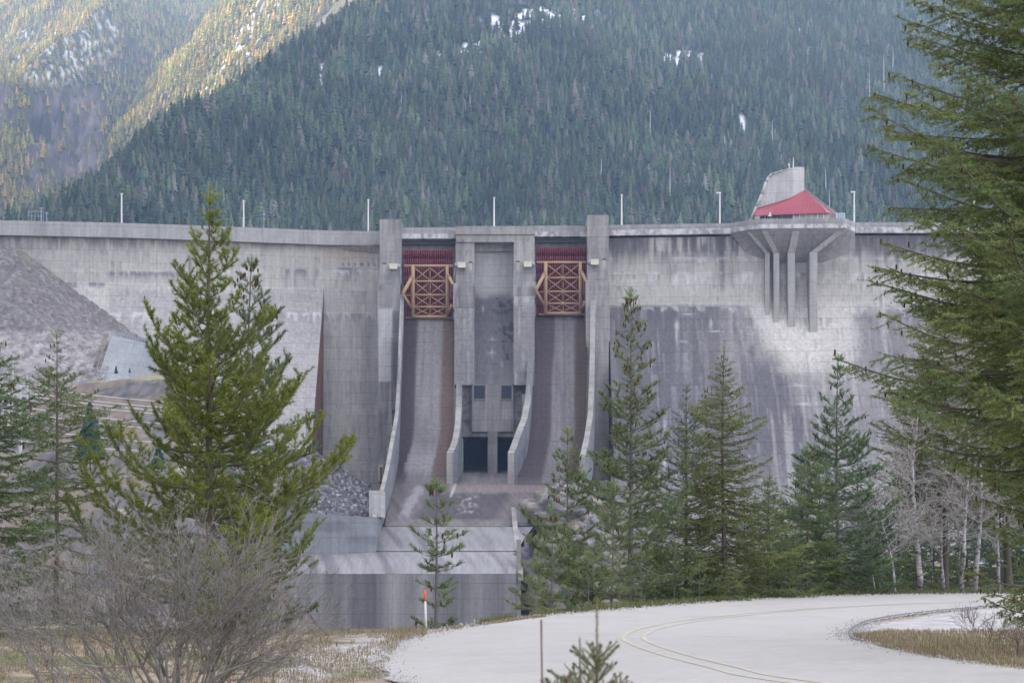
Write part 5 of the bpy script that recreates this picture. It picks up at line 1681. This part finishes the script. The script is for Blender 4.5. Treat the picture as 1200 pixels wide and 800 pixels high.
# the great fir hanging in from the right edge
big = tree_at('fir_tree', 1262, -330, 34, [(-300, 20), (-200, 80), (-60, 140), (40, 168), (120, 196), (200, 206), (280, 205), (380, 214), (480, 210), (545, 185), (600, 110), (650, 70), (690, 130), (705, 120), (742, 60)], 'bigfir', 51, 'great fir whose cone tipped branches hang in over the right side', z=0, cones=.8, gap=.03, irregular=.17, order2=True, trunk_r=.17)


tree_at('fir_tree', 1108, 338, 80, [(340, 14), (400, 40), (460, 58), (520, 66), (580, 60), (640, 30), (700, 20)], 'fir', 71, 'yellowish fir behind the great fir, rising among the birch crowns', z=0, cones=.2, gap=.08, clear=.25, irregular=.35, tint=(1.1, 1.1, .85))
tree_at('fir_tree', 1182, 262, 83, [(260, 14), (330, 44), (420, 66), (500, 76), (560, 70), (640, 40), (700, 24)], 'fir', 72, 'fir behind the great fir nearest the right edge', z=0, cones=.2, gap=.08, clear=.2, irregular=.35, tint=(1.1, 1.1, .85))


# copies of small undergrowth conifers
def dup(root, loc, rz, s, label):
    c = root.copy(); col_main.objects.link(c); c.location = loc; c.rotation_euler = (0, 0, rz); c.scale = (s, s, s); c['label'] = label
    for ch in root.children:
        d = ch.copy(); col_main.objects.link(d); d.parent = c
    return c


GRP = 'undergrowth conifers beyond the road'
ua = tree_at('young_fir', 770, 612, 72, [(625, 8), (655, 26), (700, 36)], 'fir', 61, 'young fir between the tallest pine and the spruce', group=GRP, tint=(.9, 1, .9))
ub = tree_at('young_pine', 690, 640, 61, [(650, 8), (690, 26), (708, 26)], 'whitepine', 62, 'knee high pine beyond the road under the slim dark pine', group=GRP, z=-.1)
uc = tree_at('young_spruce', 1010, 575, 82, [(590, 8), (640, 28), (690, 36)], 'spruce', 63, 'young spruce behind the leftmost birch', group=GRP)
n_dup = 0
spots = [(ua, 826, 70, 1.0), (ua, 880, 72, .8), (ua, 925, 70, .9), (ub, 628, 60, .9), (ub, 752, 64, 1.0), (ub, 790, 68, 1.15), (uc, 1052, 92, 1.35), (uc, 1092, 96, 1.5), (uc, 1135, 92, 1.6), (uc, 1180, 100, 1.9), (uc, 1030, 88, 1.1), (ua, 970, 76, .9),
         (ua, 1002, 78, .75), (ua, 1070, 84, .9), (uc, 960, 92, 1.6), (uc, 905, 96, 1.35), (ua, 1110, 86, .8), (uc, 1215, 96, 1.5), (ua, 856, 66, .6), (ub, 726, 62, .8), (ub, 820, 66, .75), (uc, 872, 90, 1.2), (ua, 1034, 79, .7), (uc, 1160, 110, 2.3), (uc, 1075, 112, 2.4), (uc, 1010, 108, 2.0), (uc, 1240, 112, 2.4), (uc, 935, 110, 1.7)]
wd = ['waist high fir left of the olive fir trunk', 'small fir at the right foot of the olive fir', 'small fir at the left foot of the young fir', 'lowest pine at the left end of the row, next to the side wall', 'small pine at the right foot of the tallest pine', 'small pine at the left foot of the spruce',
      'dark spruce behind the curved birch', 'dark spruce behind the white birch trunk', 'dark spruce behind the paired birch trunks', 'dark spruce behind the orange building corner', 'dark spruce just right of the bluish pine', 'small fir under the bluish pine',
      'low fir in front of the curved birch', 'low fir at the foot of the white birch', 'spruce filling the gap left of the bluish pine', 'spruce behind the small fir right of the olive fir', 'low fir between the birch trunks', 'spruce at the right picture edge behind the great fir', 'knee high fir in front of the olive fir trunk',
      'knee high pine in front of the tallest pine trunk', 'knee high pine right of the spruce foot', 'dark spruce behind the right side of the olive fir', 'knee high fir at the road edge left of the birches', 'tall dark spruce deepest behind the birches', 'tall dark spruce behind the white birch crown', 'tall dark spruce behind the bluish pine', 'tall dark spruce outside the right edge of the birches', 'tall dark spruce behind the young fir']
for (src, px, Y, s), w in zip(spots, wd):
    dup(src, (PXM(px, Y), Y, -.1), rng.uniform(0, 6.28), s, w); n_dup += 1
# far bank trees on the left
for i, (px, yt, yb, Y, lab) in enumerate(((106, 470, 545, 520, 'blue green fir on the left bank behind the conductors'), (186, 515, 552, 560, 'small dark fir on the left bank below the rubble'), (136, 428, 438, 742, 'tiny bush like fir at the foot of the blue grey wall'), (152, 431, 437, 745, 'tiniest fir right of the other one at the blue grey wall'))):
    b = P(px, yb, Y); H = (yb - yt) * Y / F
    Vt, Ft = far_tree_template(300 + i, 12, 13)
    g = Geo(); g.add(b + Vt * H * np.array([1.6, 1.6, 1]), Ft, np.array([.030, .062, .052]) * np.random.default_rng(i).uniform(.7, 1.4, (len(Vt), 1)))
    r_ = thing('fir_tree', b, lab, 'tree', 'small firs on the left bank'); g.build('crown', M_far, r_)
    g = Geo(); polytube(g, [b - (0, 0, 1), b + (0, 0, H * .5), b + (0, 0, H * .95)], [H * .014, H * .01, H * .003], 6, (.12, .10, .09)); g.build('trunk', M_bark, r_)


# ------------------------------------------------------------------ bare broadleaved trees and shrubs
def bare(name, base, stems, label, cat, seed, colr, depth, L0, r0, spread, up=.9, ratio=.72, buds=None, group=None, kink=.16, split=(2, 4), minr=.0035):
    r = np.random.default_rng(seed); base = np.array(base, float)
    A, B, RA, RB, CC = [], [], [], [], []; bp = []

    def grow(p, d, L, rad, dep):
        n = 4
        q = p.copy()
        for k in range(n):
            d = d + r.normal(0, kink, 3) + np.array([0, 0, .05 * up]); d /= np.linalg.norm(d)
            e = q + d * L / n
            ra = max(minr, rad * (1 - .35 * k / n)); rb = max(minr * .8, rad * (1 - .35 * (k + 1) / n))
            A.append(q); B.append(e); RA.append(ra); RB.append(rb); CC.append(np.array(colr) * r.uniform(.75, 1.2) * (1 if dep > 1 else .9))
            if dep > 0 and (k > 0 or dep < depth):
                for _ in range(r.integers(split[0], split[1]) if k == n - 1 else r.integers(0, 2) + (1 if dep > 1 else 0)):
                    ax = r.normal(0, 1, 3); nd = d + ax * spread * r.uniform(.5, 1.1); nd /= np.linalg.norm(nd)
                    grow(e, nd, L * ratio * r.uniform(.65, 1.1), rb * .62, dep - 1)
            q = e
        if dep == 0: bp.append(q)
    for s in stems:
        o, d, L, rad = s
        grow(base + np.array(o, float), np.array(d, float) / np.linalg.norm(d), L, rad, depth)
    g = Geo(); big_ = np.array(RA) > .012
    A, B, RA, RB, CC = map(np.array, (A, B, RA, RB, CC))
    root = thing(name, base, label, cat, group)
    if big_.any(): tubes(g, A[big_], B[big_], RA[big_], RB[big_], 6, CC[big_]); g.build('trunk', M_bark, root)
    g = Geo(); tubes(g, A[~big_], B[~big_], RA[~big_], RB[~big_], 3, CC[~big_]); g.build('twigs', M_bark, root)
    if buds and len(bp):
        bp = np.array(bp); k = r.uniform(0, 1, len(bp)) < buds[0]; bp = bp[k]
        g = Geo(); tubes(g, bp, bp - np.array([0, 0, buds[1]]) + r.normal(0, buds[1] * .3, bp.shape), .006, .004, 4, buds[2]); o = g.build('catkin', M_bark, root); o['kind'] = 'stuff'
    TREES.append((name, len(A)))
    return root


# the big many-stemmed bush at the lower left
rb = np.random.default_rng(77)
stems = []
for i in range(32):
    a = rb.uniform(-1, 1); b_ = rb.uniform(-.5, .5)
    stems.append(((a * .28, b_ * .3, 0), (a * .95 + rb.normal(0, .12), b_, rb.uniform(.75, 1.1)), rb.uniform(.85, 1.3), rb.uniform(.008, .021)))
bare('alder_bush', (PXM(205, 22), 22, -.05), stems, 'wide bare grey bush of many thin stems in the lower left foreground', 'bush', 78, (.29, .27, .25), 3, .8, .015, .46, .5, .64, (.10, .03, (.20, .10, .075)), kink=.16, minr=.0026)
bare('alder_bush', (PXM(60, 26), 26, -.05), [((rb.uniform(-.2, .2), 0, 0), (rb.uniform(-.9, .4), rb.normal(0, .2), 1), .95, .014) for _ in range(4)], 'thinner bare bush beside the large one, at the left picture edge', 'bush', 79, (.28, .26, .245), 3, .8, .015, .45, .5, .66, kink=.12, minr=.0026)
for i, (px, Y) in enumerate(((1165, 37), (1195, 33), (1140, 42))):
    bare('bare_shrub', (PXM(px, Y), Y, 0), [((rb.uniform(-.1, .1), 0, 0), (rb.uniform(-.9, .9), rb.normal(0, .3), 1), .32, .006) for _ in range(9)], ['low leafless shrub on the island, right of the gravel', 'low leafless shrub on the island at the right picture edge', 'smallest leafless shrub on the island tip side'][i], 'shrub', 90 + i, (.20, .15, .14), 2, .3, .006, .5, .5, .68, kink=.16, minr=.0022, group='leafless shrubs on the island')

# birches
def birch(px, Y, ytop, lean, seed, label, r0=.09, fork=None, z=0.0):
    r = np.random.default_rng(seed)
    base = np.array([PXM(px, Y), Y, z]); H = (HY - ytop) * Y / F + CZ - z
    n = 14; t = np.linspace(0, 1, n)
    pts = base + np.stack([lean * H * t ** 1.4 + .05 * H * np.sin(t * 4 + seed) * t, r.normal(0, .01, n) * H, t * H], 1)
    rad = r0 * (1 - t * .85)
    root = thing('birch_tree', base, label, 'tree', 'bare white birches beyond the road')
    g = Geo()
    fine = np.linspace(0, 1, 260); P_ = np.stack([np.interp(fine, t, pts[:, k]) for k in range(3)], 1); R_ = np.interp(fine, t, rad)
    cc = []
    cc = np.array([.42, .40, .39]) * r.uniform(.75, 1.1, (260, 8, 1)) * np.ones((260, 8, 3))
    dk = (hsh(np.arange(260)[:, None] // 2, np.arange(8)[None] // 3, np.full((260, 8), seed)) < .22)
    cc[dk] *= .32; cc *= (.55 + .45 * sm(0, .12, fine))[:, None, None]
    polytube(g, P_, R_, 8, cc.reshape(-1, 3), cap=False)
    g.build('trunk', M_bark, root)
    A, B, RA, RB = [], [], [], []

    def grow(p, d, L, rd, dep):
        q = p
        for k in range(4):
            d = d + r.normal(0, .16, 3) + np.array([0, 0, .03]); d /= np.linalg.norm(d); e = q + d * L / 4
            A.append(q); B.append(e); RA.append(max(.0065, rd * (1 - .2 * k))); RB.append(max(.005, rd * (1 - .2 * (k + 1)))); q = e
            if dep > 0:
                for _ in range(r.integers(1, 3)):
                    nd = d + r.normal(0, .5, 3); nd /= np.linalg.norm(nd); grow(e, nd, L * .58 * r.uniform(.7, 1.1), rd * .5, dep - 1)
    for k in range(int(H * 5.5)):
        u = r.uniform(.22, .98); p = np.array([np.interp(u, t, pts[:, j]) for j in range(3)]); a = r.uniform(0, 6.28)
        grow(p, np.array([math.cos(a), math.sin(a) * .8, r.uniform(.3, 1.1)]), (1.5 * (1 - u) + .5) * r.uniform(.6, 1.1), .018, 2)
    g = Geo(); tubes(g, A, B, np.array(RA), np.array(RB), 3, (.44, .41, .385)); g.build('twigs', M_bark, root)
    TREES.append(('birch', len(A)))


birch(1078, 77, 470, -.03, 3, 'white birch with the broadest, brightest straight trunk', .11)
birch(1106, 79, 500, -.02, 4, 'slim birch between the brightest trunk and the paired trunks', .065)
birch(1128, 77.5, 400, .0, 6, 'tall birch, left one of the paired trunks', .08)
birch(1143, 78, 380, .02, 7, 'tall birch, right one of the paired trunks', .09)
birch(1048, 76, 560, -.16, 8, 'curved birch leaning left at the left end of the birches', .055)
birch(1092, 88, 380, -.06, 9, 'thin tall birch behind the brightest trunk', .05)
birch(1170, 80, 430, .05, 10, 'birch in front of the orange building corner', .07)
birch(1025, 77, 600, -.3, 13, 'smallest birch sapling leaning far left', .035)
birch(1122, 92, 440, -.04, 14, 'grey birch set back behind the paired trunks', .06)

# ------------------------------------------------------------------ orange building behind the birches
OB = thing('orange_building', (PXM(1230, 125), 125, 0), 'low orange walled building with blue window bands at the right edge behind the birches', 'building')
M_orange = flat_mat('orange_brick', (.55, .25, .13), .85, .12, 3.0)
g = Geo(); a = P(1162.5, 681, 125); b = P(1330, 662, 125)
boxw(g, a[0], b[0], 125, 133, -.6, b[2] - .35); g.build('wall', M_orange, OB)
g = Geo(); boxp(g, 1161.8, 1167, 664, 686, 124.6, 125.0); g.build('pillar', M_orange, OB)
for y0, y1 in ((662, 668.3), (674.5, 679.5)):
    for k in range(8):
        g = Geo(); boxp(g, 1174 + k * 12, 1185.4 + k * 12, y0, y1, 124.75, 125.0); g.build('window', M_glass, OB)
g = Geo(); boxp(g, 1160, 1332, 660, 661.8, 124.2, 134); g.build('roof', M_bluegrey, OB)

# ------------------------------------------------------------------ foreground: stake, seedlings, stalk, grass
r_ = thing('survey_stake', Gp(499.5, 735), 'white wooden survey stake with a fluorescent orange top by the small pine', 'stake')
b = Gp(499.5, 735); s_ = b[1] / F
g = Geo(); beam(g, b - (0, 0, .1), b + np.array([-1.2 * s_, 0, 31 * s_]), .045, .03); g.build('post', M_white, r_)
g = Geo(); beam(g, b + np.array([-1.2 * s_, 0, 31 * s_]), b + np.array([-1.9 * s_, 0, 44 * s_]), .048, .033); g.build('painted_top', flat_mat('fluorescent_orange_paint', (.85, .16, .09), .6, .05), r_)

SP['seedling'] = dict(SP['fir'], wh=.10, nb=(4, 6), e0=(34, 12), e1=(40, 20), ds=.06, tw=.4, shoot=.06, nd=420, nl=.020, nw=.0022, na=58, flat=.1, col=(.10, .135, .05), col2=(.08, .11, .045), tip=(.12, .14, .05), bark=(.20, .16, .12), dead=0)


def seedling(px, ytop, Y, seed, label, prof, bare_top):
    r = np.random.default_rng(seed); base = np.array([PXM(px, Y), Y, 0.0]); H = (HY - ytop) * Y / F + CZ
    root = thing('fir_seedling', base, label, 'seedling', 'young firs at the bottom edge')
    gw = Geo(); gn = Geo(); pts = [base + np.array([r.normal(0, .004), 0, H * t]) for t in np.linspace(0, 1, 9)]
    polytube(gw, pts, np.linspace(.012, .0028, 9), 6, (.24, .20, .13))
    S0, S1, SC = [], [], []; W0, W1 = [], []
    for yy, ln, nb in prof:
        z = (HY - yy) * Y / F + CZ; c = base + np.array([0, 0, z])
        for k in range(nb):
            a = 2 * math.pi * k / nb + r.normal(0, .25) + seed; l = ln * Y / F * r.uniform(.7, 1.1); e = math.radians(r.uniform(28, 48))
            d = np.array([math.cos(a) * math.cos(e), math.sin(a) * math.cos(e), math.sin(e)]); p1 = c + d * l
            W0.append(c); W1.append(p1); S0.append(c + d * l * .2); S1.append(p1); SC.append((.20, .28, .12))
            for m in range(3):
                s0 = c + d * l * (.3 + .2 * m); dd = rotz(d, (1 if m % 2 else -1) * .8); p2 = s0 + dd * l * .4
                W0.append(s0); W1.append(p2); S0.append(s0); S1.append(p2); SC.append((.18, .26, .11))
            polytube(gw, [p1, p1 + d * .008, p1 + d * .016], [.004, .006, .002], 5, (.16, .09, .06))
    S0.append(pts[-2] - (0, 0, .1)); S1.append(pts[-1]); SC.append((.2, .19, .1))
    tubes(gw, W0, W1, .003, .002, 4, (.22, .18, .12))
    needles(gn, S0, S1, SC, 560, .019, .0022, 40, r, 0, (.24, .30, .14))
    gw.build('stem', M_bark, root); gn.build('crown', M_leaf, root)


seedling(699, 701, 8.0, 1, 'tallest young fir shoot at the bottom edge with a long bare leader', [(784, 46, 7), (800, 40, 5), (830, 60, 6), (880, 80, 7)], 1)
seedling(679, 748, 8.3, 2, 'short young fir shoot just left of the tallest one', [(812, 44, 5), (850, 52, 6), (900, 70, 6)], 1)
seedling(728, 788, 7.8, 3, 'lowest young fir tip right of the tallest one', [(815, 26, 5), (850, 50, 6), (900, 60, 6)], 1)
seedling(655, 790, 8.1, 4, 'lowest young fir tip left of the tallest one', [(812, 26, 5), (850, 40, 6)], 1)
b = np.array([PXM(637, 9), 9, 0]); H = (HY - 726) * 9 / F + CZ
g = Geo(); polytube(g, [b, b + (0, 0, H * .5), b + (-.008, 0, H * .9), b + (-.010, 0, H)], [.009, .006, .004, .0045], 6, (.20, .15, .11))
tag(g.build('bare_stalk', M_bark, loc=b), 'single bare brown stalk left of the young fir shoots', 'stalk')


def grass(name, n, fn, label, hmin, hmax, cols, seed):
    r = np.random.default_rng(seed); px, py = fn(r, n)
    Y = CZ * F / (py - HY); X = (px - 600) * Y / F
    z = np.maximum(GZ(px, Y), -3)
    p = np.stack([X, Y, z], 1)
    h = r.uniform(hmin, hmax, n); a = r.uniform(0, 6.28, n); ln = r.uniform(.1, .7, n)
    tip = p + np.stack([np.cos(a) * ln * h, np.sin(a) * ln * h, h], 1)
    w = np.stack([-np.sin(a), np.cos(a), a * 0], 1) * .006 * (Y / 30)[:, None]
    V = np.stack([p - w, p + w, tip], 1).reshape(-1, 3)
    cs = np.array(cols)[r.integers(0, len(cols), n)] * r.uniform(.7, 1.2, (n, 1))
    g = Geo(); g.add(V, np.arange(3 * n).reshape(-1, 3), np.repeat(cs, 3, axis=0))
    return tag(g.build(name, M_leaf), label, 'grass', kind='stuff')


dry = [(.36, .28, .17), (.30, .23, .15), (.18, .19, .08), (.42, .34, .22), (.27, .20, .14)]


def f_left(r, n):
    px = r.uniform(-40, 640, n); e = np.interp(px, [-40, 300, 445, 470, 540, 620, 700], [815, 815, 795, 752, 738, 726, 718])
    lo = np.interp(px, [-40, 400, 500, 600, 640], [738, 738, 737, 727, 723]); py = lo + (e - lo) * r.uniform(0, 1, n) ** 1.2
    k = fbm(px / 22, py / 7, 951) > .40
    return px[k].clip(-40, 640), py[k]


def wrap(fn):
    def f(r, n):
        a, b = fn(r, n * 2); m = min(n, len(a)); f.n = m
        return a[:n], b[:n]
    return f


def stones(n, seed):
    r = np.random.default_rng(seed); k = r.integers(0, len(O) - 1, n); f = r.uniform(0, 1, n)[:, None]
    p = O[k] * (1 - f) + O[k + 1] * f
    k2 = r.integers(0, len(I) - 1, n // 2); f2 = r.uniform(0, 1, n // 2)[:, None]
    p = np.concatenate([p, I[k2] * (1 - f2) + I[k2 + 1] * f2]); p[:, :2] += r.normal(0, .22, (len(p), 2)) * (p[:, 1:2] / 45)
    p = p[(p[:, 1] > 20) & (p[:, 1] < 85)]; m = len(p)
    s = r.uniform(.008, .028, m) * (p[:, 1] / 40); p[:, 2] = .03 + s * .3
    T = np.array([(1, 0, -.5), (-.5, .87, -.5), (-.5, -.87, -.5), (.1, .1, .8)])
    V = p[:, None] + T[None] * s[:, None, None] * r.uniform(.6, 1.3, (m, 4, 1))
    Fc = (np.array([(0, 1, 3), (1, 2, 3), (2, 0, 3)])[None] + (np.arange(m) * 4)[:, None, None]).reshape(-1, 3)
    g = Geo(); g.add(V.reshape(-1, 3), Fc, np.repeat(np.array([.38, .36, .34]) * r.uniform(.6, 1.2, (m, 1)), 4, axis=0))
    return tag(g.build('gravel', M_ground), 'loose gravel scattered along the road edges', 'gravel', kind='stuff')


stones(5000, 8)
grass('grass', 26000, wrap(f_left), 'dry tan and green grass on the verge left of the road', .03, .10, dry, 3)


def f_isl(r, n):
    px = r.uniform(1000, 1330, n); lo = np.interp(px, [1000, 1040, 1180, 1330], [745, 739, 739, 735]); hi = np.interp(px, [1000, 1060, 1120, 1200, 1330], [748, 763, 773, 783, 790])
    return px, lo + (hi - lo) * r.uniform(0, 1, n)


grass('grass', 15000, wrap(f_isl), 'dry brown grass on the island inside the bend', .03, .11, dry, 4)


def f_edge(r, n):
    px = r.uniform(560, 1250, n); e = np.interp(px, [560, 620, 700, 800, 900, 1000, 1250], [732.5, 723, 716, 708, 701.5, 697.8, 696])
    return px, e - np.abs(r.normal(0, 2.2, n)) - .3


grass('grass', 12000, wrap(f_edge), 'green grass fringe along the far road edge', .05, .2, [(.10, .15, .05), (.14, .18, .06), (.25, .22, .12)], 5)
